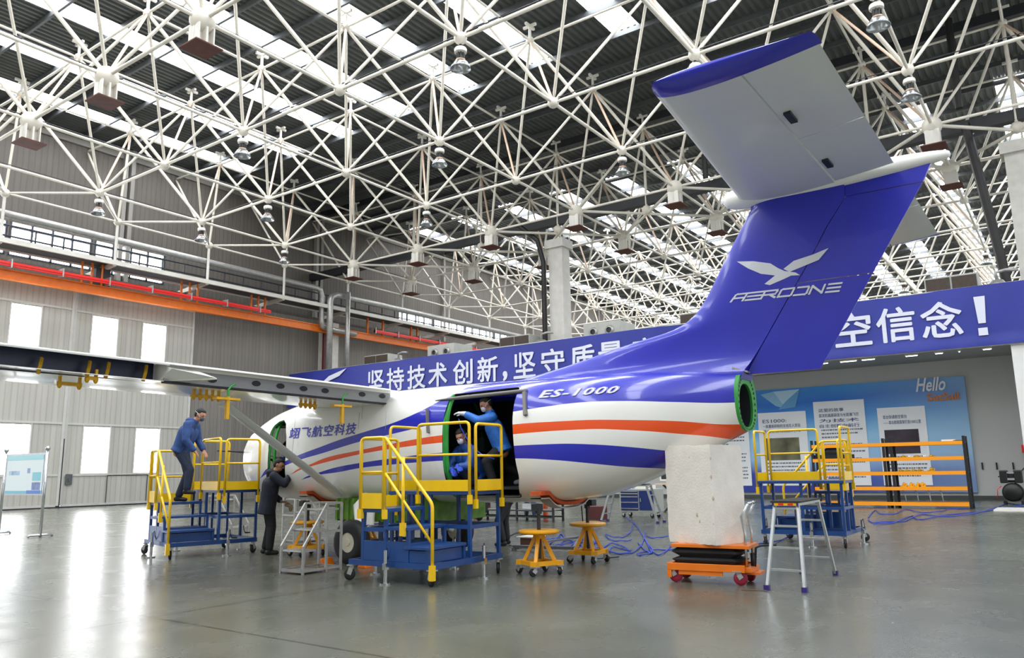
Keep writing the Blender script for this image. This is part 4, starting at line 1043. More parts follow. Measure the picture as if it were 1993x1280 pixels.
# ---- belly structure, main gear
b = MB()
for y in np.linspace(8.3, 10.15, 15): b.box((9.18, y, .62), (10.82, y+.05, .98))
b.box((9.2, 8.36, .64), (10.8, 10.15, .95)); b.build('gear_bay', primer_y, AC, world=True)
whl = mat('wheel_cream', 'D9D3BE', .45, var=.08)
for sg in (-1, 1):
    cx = XC+sg*1.28; cy_, r = 9.30, .335
    prof = [(.15, -.10), (.24, -.115), (.30, -.10), (.335, -.06), (.340, -.02), (.340, .02), (.335, .06), (.30, .10), (.24, .115), (.16, .10), (.15, 0), (.15, -.10)]
    MB().lathe(prof, (cx, cy_, .342), 36, axis=0, cap=False).build('tyre', black_rubber, AC, smooth=True, world=True)
    b = MB().lathe([(.165, .09), (.15, .07), (.13, .06), (.06, .075), (.05, .10), (0, .10), (0, -.10), (.05, -.10), (.06, -.075), (.13, -.06), (.15, -.07), (.165, -.09)], (cx, cy_, .342), 28, axis=0)
    w_ = b.build('wheel_hub', whl, AC, world=True, auto=35)
    h = MB()
    for k in range(9):
        q = 2*math.pi*k/9; h.lathe([(0, -.002), (.014, -.002), (.014, .002), (0, .002)], (cx+sg*.075, cy_+.1*math.cos(q), .342+.1*math.sin(q)), 8, axis=0)
    h.build('hub_hole', seam, w_, world=False); w_.children[0].location = (-XC, -8.5, 0)
    leg = MB().path([(XC+sg*.75, 9.5, 1.0), (XC+sg*.95, 9.5, .85), (XC+sg*1.0, 9.42, .62), (XC+sg*1.08, 9.36, .42), (XC+sg*1.16, 9.3, .342)], [.10, .10, .085, .07, .05], 12)
    leg.build('gear_leg', paint_w, AC, smooth=True, world=True)
    MB().tube((XC+sg*.93, 9.24, .92), (XC+sg*.95, 9.24, .58), .065, n=14).tube((XC+sg*.95, 9.24, .6), (XC+sg*1.04, 9.28, .38), .03, n=10).build('shock_strut', paint_w, AC, world=True, auto=40)
# ================================================================== GROUND EQUIPMENT
def caster(parent, x, y, r=.075, steer=0.0, m_w=None, top=.2):
    b = MB(); c, s = math.cos(steer), math.sin(steer)
    b.box((x-.05, y-.05, top-.015), (x+.05, y+.05, top)); b.tube((x, y, top-.02), (x, y, top-.05), .03, n=10)
    for k in (-1, 1): b.bar((x+s*k*.034, y-c*k*.034, top-.04), (x+s*k*.034+c*.03, y-c*k*.034+s*.03, r), .006, .06, up=(c, s, 0))
    f = b.build('caster_fork', galv, parent)
    w = MB().lathe([(0, -.024), (r*.5, -.024), (r*.86, -.022), (r, -.012), (r, .012), (r*.86, .022), (r*.5, .024), (0, .024)], (0, 0, 0), 20, axis=0).build('caster_wheel', m_w or black_rubber, f, auto=40)
    w.location = (x+c*.03, y+s*.03, r); w.rotation_euler = (0, 0, steer+math.pi/2)
    return f
def rail(parent, name, pts, r=.021, m=None):
    return MB().path(pts, r, 10).build(name, m or yellow, parent, smooth=True)
def rounded(a, b_, c, r=.07, n=5):
    a, b_, c = map(np.array, (a, b_, c)); da = (a-b_)/np.linalg.norm(a-b_); dc = (c-b_)/np.linalg.norm(c-b_)
    return [tuple((1-t)**2*(b_+da*r)+2*t*(1-t)*b_+t*t*(b_+dc*r)) for t in np.linspace(0, 1, n)]
def hoop(parent, p, q, z0, z1, zm, zb=None, toe=.15, toe_z=None):
    """guard rail section: two posts with a rounded top, mid rail and toe board"""
    p, q = np.array([*p, 0.]), np.array([*q, 0.]); Z = lambda v, z: (v[0], v[1], z)
    zb = z0-.14 if zb is None else zb
    b = MB().path([Z(p, zb)]+rounded(Z(p, z0), Z(p, z1), Z(q, z1))+rounded(Z(p, z1), Z(q, z1), Z(q, z0))+[Z(q, zb)], .021, 10)
    b.path([Z(p, zm), Z(q, zm)], .017, 8); o = b.build('guard_rail', yellow, parent, smooth=True)
    d = (q-p)/np.linalg.norm(q-p); MB().bar(Z(p, (toe_z or z0)+toe/2), Z(q, (toe_z or z0)+toe/2), .008, toe).build('toe_board', yellow, parent)
    k = MB(); n = np.array([-d[1], d[0], 0])*.026
    for v in (p, q): k.bar(Z(v+n*.2, zb+.09), Z(v+n*.2+d*.001, zb-.03), .055, .05, up=tuple(d))
    k.each('rail_bracket', yellow, parent); return o
def make_platform(label):
    t = thing('work_platform', label, 'work platform')
    U, V, UD, VD = 1.5, 1.42, .83, 1.48; ZD, ZL = 1.13, .93
    b = MB(); s = .05
    for v in (.02, V): b.bar((0, v, .235), (U, v, .235), s, .07)
    for u in (.02, .8, U): b.bar((u, 0, .235), (u, V+.02, .235), s, .07)
    b.build('base_frame', blue_steel, t)
    b = MB()
    for u, v, z in ((UD, .05, ZD), (U, .05, ZD), (UD, VD-.05, ZD), (U, VD-.05, ZD), (UD, .72, ZD), (U, .75, ZD), (UD, 1.05, ZD), (1.2, VD-.05, ZD), (.02, 1.2, ZL), (.02, .8, ZL), (.75, 1.2, ZL), (.75, .8, ZL), (.02, .42, .7), (.75, .42, .7), (.02, .1, .47), (.75, .1, .47)):
        b.box((u-.022, v-.022, .26), (u+.022, v+.022, z-.03))
    b.each('post', blue_steel, t)
    b = MB()
    for a, c in (((UD, .05), (U, .05)), ((UD, .05), (UD, VD-.05)), ((U, .05), (U, VD-.05)), ((UD, VD-.05), (U, VD-.05)), ((0, 1.2), (UD, 1.2)), ((.02, .8), (.02, 1.2))):
        b.bar((*a, .66), (*c, .66), .04, .05)
    b.each('brace', blue_steel, t)
    MB().box((UD-.03, 0, ZD-.05), (U+.05, VD, ZD)).build('deck', blue_steel, t, bevel=.005)
    MB().box((-.02, .78, ZL-.05), (UD-.05, 1.24, ZL)).build('landing', blue_steel, t, bevel=.005)
    for v, z in ((.40, .70), (.06, .47)): MB().box((-.02, v, z-.04), (UD-.06, v+.40, z)).build('tread', blue_steel, t, bevel=.005)
    b = MB().box((.01, .10, .27), (.74, .40, .42)).box((.0, .42, .27), (.02, 1.18, .52)).box((.03, .44, .27), (.72, .78, .5)); b.build('storage_box', blue_steel, t, bevel=.004)
    hoop(t, (UD-.04, .92), (UD-.04, .02), ZD, 2.05, 1.62)
    hoop(t, (UD+.05, -.02), (U+.0, -.02), ZD, 2.03, 1.60, zb=ZD-.2)
    hoop(t, (UD+.0, VD+.0), (U-.0, VD+.0), ZD, 2.05, 1.60)
    hoop(t, (-.04, 1.2), (-.04, .78), ZL, ZL+.92, ZL+.47, zb=ZL-.1, toe=.2)
    hoop(t, (.0, 1.25), (.74, 1.25), ZL, ZL+.92, ZL+.45, zb=ZL-.1)
    b = MB(); x = -.04
    b.path([(x, .80, ZL-.1)]+rounded((x, .80, ZL), (x, .80, ZL+.92), (x, .74, ZL+.9), .03)+rounded((x, .8, ZL+.92), (x, -.02, 1.0), (x, -.02, .6), .06)+[(x, -.02, .13)], .022, 10)
    b.path([(x, .78, ZL+.46), (x, -.02, .52)], .018, 8); b.path([(x, .46, 1.58), (x, .46, .62)], .022, 8)
    b.build('stair_handrail', yellow, t, smooth=True)
    MB().box((x-.035, -.05, .08), (x+.03, .01, .26)).box((x-.035, .43, .60), (x+.03, .49, .76)).each('rail_bracket', yellow, t)
    for u, v, st in ((.02, .03, 1.2), (U-.05, .03, .6), (.02, V-.02, 2.0), (U-.05, V-.02, .3)): caster(t, u, v, .075, st, top=.20)
    for u, v in ((-.09, .70), (.95, -.09), (U+.09, .9), (.6, V+.1)):
        b = MB().tube((u, v, .02), (u, v, .42), .024, n=12).tube((u, v, .0), (u, v, .02), .075, n=16).box((u-.03, v-.03, .18), (u+.03, v+.03, .26))
        j = b.build('stabiliser_jack', chrome, t, auto=40)
        h = MB().path([(u+.0, v+.0, .40), (u+.05, v+.03, .44), (u+.06, v+.04, .36), (u+.09, v+.05, .30)], .008, 6).tube((u+.09, v+.05, .30), (u+.19, v+.06, .295), .014, n=8); h.build('crank_handle', dark_steel, j, smooth=True)
    return t
pm = make_platform('yellow railed blue work platform with stairs in front of the cargo door')
pm.location = (7.56, 6.62, 0); pm.rotation_euler = (0, 0, math.radians(2))
plt_ = copy_tree(pm); plt_.location = (7.75, 12.68, 0); plt_.rotation_euler = (0, 0, math.radians(-14)); plt_['label'] = 'work platform under the wing with a man in a blue jacket on it'
pr_ = copy_tree(pm); pr_.location = (15.93, 4.80, 0); pr_.rotation_euler = (0, 0, math.radians(180)); pr_['label'] = 'blue and yellow work platform behind the aluminium plank ladder'

# ---- yellow screw jack stands and cradles
jy = mat('jack_yellow', 'F2A900', .35, var=.05, coat=.3)
def make_jack():
    t = thing('jack_stand', '', 'jack stand'); b = MB(); P = [(.27*math.cos(a), .27*math.sin(a)) for a in np.radians([20, 110, 200, 290])]
    for k in range(4):
        a, c = P[k], P[(k+1) % 4]; b.bar((*a, .155), (*c, .155), .05, .055)
    for x, y in P: b.box((x-.045, y-.045, .125), (x+.045, y+.045, .185))
    b.build('base_frame', jy, t)
    for x, y in P: MB().bar((x*.8, y*.8, .17), (x*.16, y*.16, .52), .045, .045).build('leg', jy, t)
    MB().lathe([(0, .47), (.07, .47), (.085, .52), (.0, .52)], n=16).build('collar', jy, t, auto=40)
    MB().lathe([(0, .535), (.255, .535), (.28, .55), (.285, .565), (.28, .58), (.24, .59), (0, .585)], n=40).build('hand_wheel', jy, t, auto=40)
    MB().tube((0, 0, .2), (0, 0, .84), .026, n=14).tube((0, 0, .80), (0, 0, .86), .045, n=12).build('screw_post', dark_steel, t, auto=40)
    for k, (x, y) in enumerate(P): caster(t, x, y, .05, k*1.3, top=.128)
    return t
j0 = make_jack(); j0.location = (9.22, 6.15, 0); j0['label'] = 'nearest yellow screw jack stand of the pair under the tail cradle'
j1 = copy_tree(j0); j1.location = (10.72, 6.25, 0); j1.rotation_euler = (0, 0, .5); j1['label'] = 'farther yellow screw jack stand of the pair under the tail cradle'
j2 = copy_tree(j0); j2.location = (9.32, 11.05, 0); j2.rotation_euler = (0, 0, .3); j2['label'] = 'yellow screw jack stand under the nose cradle behind the silver steps'
jk = copy_tree(j0); jk.location = (10.75, 11.1, 0); jk['label'] = 'yellow screw jack stand on the far side of the nose cradle behind the landing gear'
pad = mat('orange_brown_felt', 'C4501E', .8, var=.15, vscale=10)
for y, l in ((6.18, 'orange padded cradle carrying the rear belly of the aircraft between two yellow jacks'), (11.05, 'orange brown padded cradle under the nose of the aircraft')):
    t = thing('fuselage_cradle', l, 'cradle', (XC, y, .85))
    zb = sec(y)[0]; w = .09
    arc = [(XC+k*.82, y, max(side_x(y, .93)*0+zb+.02*0, 0)) for k in (-1, 1)]
    xs_ = np.linspace(-.80, .80, 23); P = []
    for x in xs_:
        zz_b, zz_t, ww, nn = sec(y); k = min(abs(x)/ww, .985); z = (zz_b+zz_t)/2-(zz_t-zz_b)/2*(1-k**nn)**(1/nn)
        z = min(z, 1.10)-.004; P.append([(XC+x, y-w, z), (XC+x, y+w, z), (XC+x, y+w, z-.05), (XC+x, y-w, z-.05)])
    b = MB().grid(P, closed_v=True); b.f += [(0, 1, 2, 3), tuple(range(88, 92))[::-1]]; b.m += [0, 0]; b.build('pad', pad, t, world=True)
    Q = [[(p[0], p[1], p[2]-.051 if k < 2 else p[2]-.035) for k, p in enumerate([r[3], r[2], r[2], r[3]])] for r in P]
    b = MB().grid(Q, closed_v=True); b.build('support_beam', galv, t, world=True)
    MB().box((9.16, y-.05, .84), (9.30, y+.05, .93)).box((10.66, y-.05, .84), (10.80, y+.05, .93)).build('jack_socket', dark_steel, t, world=True)

# ---- silver step stand
def make_steps():
    t = thing('step_stand', '', 'steps'); w = .48; s = .03; h = .96   # ascends towards +x, width along y
    for y in (0, w):
        MB().box((-.015, y-s/2, 0), (.015, y+s/2, .38)).build('front_post', galv, t)
        MB().bar((0, y, .37), (.42, y, h), s, s, up=(0, 1, 0)).build('handrail', galv, t)
        MB().box((.42-s/2, y-s/2, 0), (.42+s/2, y+s/2, h)).box((.70-s/2, y-s/2, 0), (.70+s/2, y+s/2, h)).build('rear_post', galv, t)
        b = MB().bar((0, y, .045), (.7, y, .045), s, s).bar((.42, y, h), (.70, y, h), s, s).bar((.15, y, .58), (.7, y, .56), .02, .03); b.each('side_brace', galv, t)
    MB().bar((0, 0, .045), (0, w, .045), s, s).bar((.7, 0, .045), (.7, w, .045), s, s).bar((.7, 0, h), (.7, w, h), s, s).bar((.7, 0, .55), (.7, w, .55), s, s).build('cross_bar', galv, t)
    MB().box((-.01, .01, .02), (.42, w-.01, .035)).build('lower_shelf', galv, t)
    for x, z in ((0, .30), (.2, .58), (.42, .86)):
        b = MB().box((x, .015, z), (x+.24, w-.015, z+.025)); f = b.build('tread', galv, t)
        k = MB()
        for yy in np.linspace(.06, w-.06, 12): k.box((x-.004, yy, z+.004), (x, yy+.016, z+.02))
        k.build('tread_teeth', white_steel, f)
    return t
s0 = make_steps(); s0.location = (7.56, 9.04, 0); s0['label'] = 'silver metal step stand left of the front wheel'
s1 = copy_tree(s0); s1.location = (10.7, 14.6, 0); s1.rotation_euler = (0, 0, math.radians(100)); s1['label'] = 'silver metal steps standing behind the left work platform'
s2 = copy_tree(s0); s2.location = (11.6, 13.6, 0); s2.rotation_euler = (0, 0, math.radians(170)); s2['label'] = 'silver metal steps behind the man in the dark jacket, below the nose'

# ---- aluminium plank ladders
plum = mat('purple_plastic', '35246E', .45)
def make_ladder():
    t = thing('platform_ladder', '', 'step ladder'); hw = .15   # plank along x
    for sx, xf, xt in ((-1, 0, .30), (1, 1.62, 1.32)):
        for sy in (-1, 1):
            MB().bar((xf, sy*.21, 0), (xt, sy*hw*.9, .93), .03, .055, up=(1, 0, 0)).build('leg', alu, t)
            MB().box((xf-.035, sy*.21-.03, 0), (xf+.035, sy*.21+.03, .055)).build('foot_cap', plum, t)
        for z in (.22, .46, .70, .90):
            k = z/.93; x = xf+(xt-xf)*k; y = .21+(hw*.9-.21)*k
            MB().bar((x, -y, z), (x, y, z), .05, .022).build('rung', alu, t)
    MB().box((.26, -hw, .93), (1.36, hw, .965)).build('plank', alu, t, bevel=.004)
    MB().box((.24, -hw-.03, .966), (1.30, hw+.02, .985)).build('rubber_mat', mat('dark_mat', '2A2D26', .8, bump=.3), t)
    MB().box((.235, -hw, .93), (.259, -hw+.02, .966)).box((.235, hw-.02, .93), (.259, hw, .966)).build('end_cap', plum, t)
    b = MB().box((.246, -hw+.02, .932), (.258, hw-.02, .964)); f = b.build('warning_strip', yellow, t)
    MB().box((.242, -.09, .937), (.246, -.03, .960)).box((.242, .02, .937), (.246, .08, .960)).build('warning_mark', red, f)
    return t
l0 = make_ladder(); l0.location = (9.31, 2.87, 0); l0.rotation_euler = (0, 0, math.radians(2)); l0['label'] = 'aluminium plank step ladder in the right foreground with purple feet'
l1 = copy_tree(l0); l1.location = (18.9, 10.5, 0); l1.rotation_euler = (0, 0, math.radians(-88)); l1['label'] = 'aluminium plank ladder straddling in front of the blue tool cabinet under the tail'

# ---- foam block on a lift cart
foam = mat('white_foam', 'E2DCD2', .85, var=.05, vscale=6, bump=.5)
ct = thing('lift_cart', 'orange scissor lift cart with black bellows carrying the white foam block', 'lift cart', (9.33, 4.32, 0), math.radians(-84))
# local x runs along the long side (towards -Y), local y towards +X
b = MB().box((0, 0, .15), (.95, .045, .235)).box((0, .47, .15), (.95, .515, .235)).box((0, .045, .15), (.05, .47, .235)).box((.90, .045, .15), (1.02, .47, .21)).box((.05, .045, .16), (.9, .47, .19)); b.build('chassis', orange_paint, ct, bevel=.004)
MB().box((.14, .015, .10), (.68, .05, .15)).box((.0, .0, .06), (.05, .04, .15)).box((.0, .47, .06), (.05, .51, .15)).box((.92, .12, .12), (1.10, .4, .15)).each('wheel_guard', orange_paint, ct)
b = MB(); P = []
for z, g in ((.236, 0), (.25, .03), (.275, .06), (.30, .0), (.305, -.04), (.33, .0), (.36, .06), (.385, .05), (.41, .0), (.425, -.03)):
    x0, x1, y0, y1 = .10-g, .86+g, .05-g*.4, .47+g*.4; r = .06
    P.append([(x0+r, y0, z), (x1-r, y0, z), (x1, y0+r, z), (x1, y1-r, z), (x1-r, y1, z), (x0+r, y1, z), (x0, y1-r, z), (x0, y0+r, z)])
b.grid(P, closed_v=True); b.build('bellows', mat('black_fabric', '0E0F11', .7), ct)
MB().box((.06, -.0, .425), (1.02, .5, .465)).build('lift_table', orange_paint, ct, bevel=.004)
hb = MB()
for y in (.09, .43): hb.path([(.96, y, .21), (.96, y, .60), (.93, y, .80), (1.02, y, .95)], .017, 10)
hb.path([(1.02, .09, .95), (1.05, .16, .965), (1.05, .36, .965), (1.02, .43, .95)], .017, 10); hb.build('push_handle', chrome, ct, smooth=True)
MB().path([(1.02, .26, .21), (1.04, .26, .42), (1.10, .27, .45), (1.28, .30, .46)], .014, 8).tube((1.0, .26, .2), (1.0, .26, .36), .03, n=10).build('release_pedal', dark_steel, ct, smooth=True)
rw = mat('red_wheel', '8E1530', .5)
for x, y, st in ((.06, .06, 0), (.06, .46, 0), (.86, .04, .5), (.88, .48, -.6)): caster(ct, x, y, .082, st, rw, top=.17)
fb = thing('foam_block', 'tall white foam block with worn stained corner on the orange lift cart', 'foam block', (9.30, 3.68, .466))
A_, L_, D_ = np.array([9.30, 3.66]), np.array([.25, .715]), np.array([.56, -.19])
b = MB(); N_ = 14; rs = random.Random(4)
def fbp(u, v, z): p = A_+L_*u+D_*v; return np.array([p[0], p[1], z])
z0, z1 = .467, 1.67
def wob(p): return p+np.array([rs.uniform(-1, 1), rs.uniform(-1, 1), rs.uniform(-1, 1)])*.0045
cols = [(u, 0) for u in np.linspace(1, 0, N_)]+[(0, v) for v in np.linspace(0, 1, N_)][1:]+[(u, 1) for u in np.linspace(0, 1, N_)][1:]+[(1, v) for v in np.linspace(1, 0, N_)][1:-1]
P = []
for k, z in enumerate(np.linspace(z0, z1, 22)):
    ins = .02 if k in (0, 21) else 0
    P.append([wob(fbp(.5+(u-.5)*(1-ins), .5+(v-.5)*(1-ins), z0+(z-z0)*(1-.30*u*v/1.2)-(0 if k < 21 else .01*math.sin(u*5)+.012*v))) for u, v in cols])
b.grid(P, closed_v=True); n = len(cols); b.f += [tuple(range(n))[::-1], tuple(range(21*n, 22*n))]; b.m += [0, 0]
b.build('block', foam, fb, world=True, auto=50)
b = MB()
for u, v, z, r in ((.0, .0, 1.50, .02), (.01, 0, 1.28, .025), (0, .01, 1.02, .03), (.02, 0, .72, .015), (.35, -.003, .82, .03), (.3, -.003, .74, .022), (.45, -.003, 1.52, .012)):
    p = fbp(u, v, z); b.ball(p, (r*.5, r*.5, r), 8, 6)
b.each('stain', mat('foam_stain', 'C4B5A1', .9), fb, world=True)
MB().box(fbp(.72, .02, z1-.012), fbp(.50, .12, z1+.003)).build('tape', white_steel, fb, world=True)

# ---- blue tool cabinet
y0_, y1_ = atX(1272, 980, 20.6)[1], atX(1208, 980, 20.6)[1]; zt = atX(1240, 951, 20.6)[2]
tc_ = thing('tool_cabinet', 'grey rolling tool cabinet with blue drawers and blue door under the tail', 'tool cabinet', (20.8, (y0_+y1_)/2, 0))
cg = mat('cabinet_grey', 'A8ABA4', .45); cb = mat('cabinet_blue', '152C66', .4)
MB().box((20.62, y0_-.04, .16), (21.2, y1_+.04, zt)).build('carcass', cg, tc_, world=True, bevel=.01)
ym = y0_+(y1_-y0_)*.44
for a, c in ((.22, .30), (.31, .50), (.51, .68), (.69, .78), (.79, .86)):
    a, c = .16+(zt-.16)*(a-.16)/.75, .16+(zt-.16)*(c-.16)/.75
    f = MB().box((20.60, ym+.03, a), (20.62, y1_-.01, c)).build('drawer', cb, tc_, world=True)
    g = MB().box((20.585-20.8, ym+.03-(y0_+y1_)/2, c-.035), (20.60-20.8, y1_-.01-(y0_+y1_)/2, c-.01)).build('drawer_pull', alu, f)
f = MB().box((20.60, y0_+.01, .22), (20.62, ym-.01, zt-.05)).build('cabinet_door', cb, tc_, world=True)
MB().box((-.22, ym-.08-(y0_+y1_)/2, .45), (-.2, ym-.05-(y0_+y1_)/2, .55)).build('door_handle', chrome, f)
for dx in (-.12, .3):
    for dy in (-.45, .45): caster(tc_, dx, dy, .07, 1.2, top=.16)
t = thing('parts_tray', 'white tray and parts lying on top of the tool cabinet', 'tray', (20.8, (y0_+y1_)/2, zt))
MB().box((20.7, y0_+.1, zt+.001), (21.0, y0_+.6, zt+.10)).build('tray', white_steel, t, world=True); b = MB()
for k in range(5): b.tube((20.75, y0_+.7+.1*k, zt+.002), (20.75, y0_+.7+.1*k, zt+.13), .035, n=8)
b.build('canister', alu, t, world=True)
# ---- work bench, boxes and stool in the back
bd = mat('bench_dark', '2B2D30', .6)
t = thing('work_bench', 'long dark framed work bench behind the rear jacks', 'bench', (18.6, 13, 0))
MB().box((18.2, 11.6, .70), (18.8, 17.4, .75)).build('bench_top', bd, t, world=True); b = MB()
for y in (11.7, 12.9, 14.3, 15.8, 17.3):
    for x in (18.25, 18.75): b.box((x-.025, y-.025, 0), (x+.025, y+.025, .7))
for z in (.10, .27): b.box((18.22, 11.7, z), (18.28, 17.3, z+.035)).box((18.72, 11.7, z), (18.78, 17.3, z+.035))
b.build('bench_frame', bd, t, world=True)
MB().box((18.25, 11.7, .30), (18.75, 17.3, .32)).build('bench_shelf', galv, t, world=True)
for x, y, w, h, c, l in ((18.5, 12.6, .3, .15, 'BFC1C4', 'pale grey parts box on the lower shelf of the work bench, nearest the red crate'), (18.5, 14.4, .5, .14, '8C4A3A', 'brown parts box on the lower shelf of the far work bench'), (18.5, 16.2, .4, .16, 'B9A9A0', 'beige parts box on the lower shelf of the far work bench')):
    tag(MB().box((x-.2, y-w/2, .325), (x+.2, y+w/2, .325+h)).build('parts_box', mat('box_'+c, c, .7), bevel=.01), l, 'box')
t = tag(MB().box((19.5, 10.95, 0), (19.9, 11.35, .36)).build('red_crate', mat('crate_red', '5A2B2B', .7), bevel=.01), 'dark red crate on the floor left of the tool cabinet', 'crate')
p = fl_ = atZ(1062, 1010, 0); tag(MB().tube((p[0], p[1], 0), (p[0], p[1], .55), .07, n=12).build('bollard', pad), 'short orange post on the floor behind the nearest jack', 'post')
q = atZ(1033, 1063, 0); b = MB().box((q[0], q[1]-.02, .0), (q[0]+.4, q[1]+.24, .15)); tag(b.build('cardboard_box', mat('card_brown', '6E4B3E', .8), bevel=.01), 'brown box on the floor just behind the nearest yellow jack', 'box')
tag(MB().box((q[0]-.02, q[1]-.06, .151), (q[0]+.42, q[1]+.32, .17)).build('white_board_sheet', white_steel), 'white sheet lying on the brown box behind the nearest jack', 'sheet')
# monitor on a folding table right of the cabinet
p = atZ(1296, 1000, 0); X = 23.5; q = atX(1292, 945, X)
t = thing('monitor_table', 'folding table with black legs right of the tool cabinet', 'table', (X, q[1]-.3, 0))
MB().box((X-.3, q[1]-1.0, .86), (X+.4, q[1]+.2, .90)).build('table_top', mat('beech_top', 'CDB597', .5), t, world=True); b = MB()
for s in (-1, 1): b.bar((X+.05, q[1]-.4-s*.45, 0), (X+.05, q[1]-.4+s*.45, .86), .05, .05)
b.build('table_leg', bd, t, world=True)
t = thing('monitor', 'white framed monitor on the folding table behind the foam block', 'monitor', (X, q[1]-.35, .901))
MB().box((X-.05, q[1]-.75, .98), (X, q[1]+.1, 1.5)).box((X-.06, q[1]-.4, .901), (X+.06, q[1]-.25, .98)).build('casing', white_steel, t, world=True)
MB().box((X-.056, q[1]-.70, 1.03), (X-.051, q[1]+.05, 1.45)).build('screen', mat('dark_screen', '2E3238', .25), t, world=True)

# ---- orange shelving rack before the board
rp = mat('rack_orange', 'F59A12', .4); rk = mat('rack_black', '15171A', .5)
XR = 27.9; yr0, yr1 = atX(1890, 980, XR)[1], 7.35
RK = thing('shelving_rack', 'long low orange and black shelving rack in front of the display board', 'rack', (XR, (yr0+yr1)/2, 0))
zsh = [max(.06, atX(1885, v, XR)[2]) for v in (981, 950, 919, 890, 860)]
for y in (yr0, atX(1745, 980, XR)[1], atX(1738, 980, XR)[1]+.12, yr1):
    MB().box((XR-.04, y-.04, 0), (XR+.02, y+.04, zsh[-1]+.2)).box((XR+.5, y-.04, 0), (XR+.56, y+.04, zsh[-1]+.2)).build('upright', rk, RK, world=True)
for z in zsh:
    MB().box((XR-.05, yr0+.04, z-.06), (XR-.0, yr1, z+.05)).box((XR+.52, yr0+.04, z-.06), (XR+.57, yr1, z+.05)).build('shelf_beam', rp, RK, world=True)
    MB().box((XR, yr0, z+.0), (XR+.52, yr1, z+.02)).build('shelf_board', galv, RK, world=True)
def on_rack(u, v, lv, w, h, m, nm_, l, cat, grp=None, shape='box'):
    y = atX(u, v, XR+.15)[1]; z = zsh[lv]+.021
    b = MB()
    if shape == 'box': b.box((XR+.02, y-w/2, z), (XR+.32, y+w/2, z+h))
    elif shape == 'fit':
        b.box((XR+.05, y-w/2, z), (XR+.2, y+w/2, z+h*.4)); b.ball((XR+.12, y, z+h*.6), (.08, w*.28, h*.45), 8, 6); b.tube((XR+.1, y-w*.4, z), (XR+.1, y-w*.4, z+h*.8), .025, n=6)
    else: b.lathe([(0, z), (w/2, z), (w/2, z+h*.8), (w*.3, z+h), (0, z+h)], (XR+.2, y, 0), 12)
    tag(b.build(nm_, m), l, cat, grp)
on_rack(1846, 855, 4, .38, .08, white_steel, 'white_box', 'white flat box on the top shelf of the orange rack', 'box')
on_rack(1866, 855, 4, .30, .05, rk, 'black_case', 'flat black case at the right end of the top rack shelf', 'case')
for k, u in enumerate((1760, 1774, 1787, 1796)): on_rack(u, 945, 1, .18, .16, jy, 'yellow_fitting', 'small yellow fitting on the second lowest shelf of the rack', 'fitting', 'yellow fittings in a row on the rack', 'fit')
for k, u in enumerate((1753, 1765, 1778, 1790, 1813)): on_rack(u, 915, 2, .22, .10+.05*(k == 4), gold, 'brass_fitting', 'brass coloured fitting on the middle shelf of the rack', 'fitting', 'brass fittings on the middle rack shelf', 'fit')
for k, u in enumerate((1758, 1770, 1784, 1800, 1812)): on_rack(u, 885, 3, .2, .09, white_steel if k % 2 else gold, 'small_part', 'small part on the second highest shelf of the rack', 'part', 'small parts on the upper rack shelf', 'fit')
on_rack(1624, 905, 3, 1.3, .4, mat('engine_dark', '222426', .5, .4, var=.4, vscale=10), 'engine_block', 'black engine on the rack behind the right platform rails', 'engine', None, 'fit')
on_rack(1633, 975, 1, .5, .32, mat('bin_blue', '1E5BC0', .45), 'blue_bin', 'bright blue plastic bin on the rack behind the right platform', 'bin')
for k, u in enumerate((1760, 1784, 1808, 1832)):
    y = atX(u, 965, XR+.2)[1]; z = zsh[0]+.021
    b = MB().path([(XR+.2, y-.05, z), (XR+.2, y-.02, z+.3), (XR+.2, y+.06, z+.42), (XR+.2, y+.18, z+.47)], .018, 6); o = b.build('trestle_leg', alu, smooth=True)
    MB().path([(XR+.2, y+.0, z+.38), (XR+.2, y+.08, z+.44), (XR+.2, y+.2, z+.49)], .026, 6).build('grip', red, o, smooth=True)
    tag(o, 'small curved bracket with red grip on the lowest rack shelf', 'bracket', 'red gripped brackets on the lowest rack shelf')

# ---- poster stand on the left
P0, P1 = np.array([9.13, 20.44, 0]), np.array([9.8, 24.4, 0])
P0 = atZ(78, 1045, 0); P1 = atZ(-3, 1040, 0)
tp = atZ(91, 873, 0); ph = 1.4+(933-880)/1523*float((P0-EYE)@_F)*1.02
d = P1-P0
t = thing('poster_stand', 'chrome framed poster stand with pale blue poster at the left edge', 'sign', P0)
for p in (P0, P1):
    n = np.array([d[1], -d[0], 0])/np.linalg.norm(d)
    MB().tube(p, p+(0, 0, ph), .032, n=14).ball(p+(0, 0, ph+.04), .055, 14, 8).build('pole', chrome, t, world=True, smooth=True)
    MB().path([p-n*.28+(0, 0, .01), p-n*.25+(0, 0, .05), p+n*.25+(0, 0, .05), p+n*.28+(0, 0, .01)], .028, 10).build('foot', chrome, t, world=True, smooth=True)
e = d/np.linalg.norm(d); a, c = P0+e*.07, P1-e*.07; zt_, zb_ = ph-.06, ph-1.08; nrm = np.array([-e[1], e[0], 0]); nrm = nrm*(-1 if nrm@(P0-EYE) > 0 else 1)
def pq(u, z, off=0.0): p = a+(c-a)*u; return (p[0]+nrm[0]*off, p[1]+nrm[1]*off, zb_+(zt_-zb_)*z)
def plate(u0, u1, z0, z1, m, nm_, off):
    b = MB(); b.add([pq(u0, z0, off), pq(u1, z0, off), pq(u1, z1, off), pq(u0, z1, off), pq(u0, z0, off-.006), pq(u1, z0, off-.006), pq(u1, z1, off-.006), pq(u0, z1, off-.006)],
        [(0, 1, 2, 3), (7, 6, 5, 4), (0, 4, 5, 1), (1, 5, 6, 2), (2, 6, 7, 3), (3, 7, 4, 0)]); return b.build(nm_, m, t, world=True)
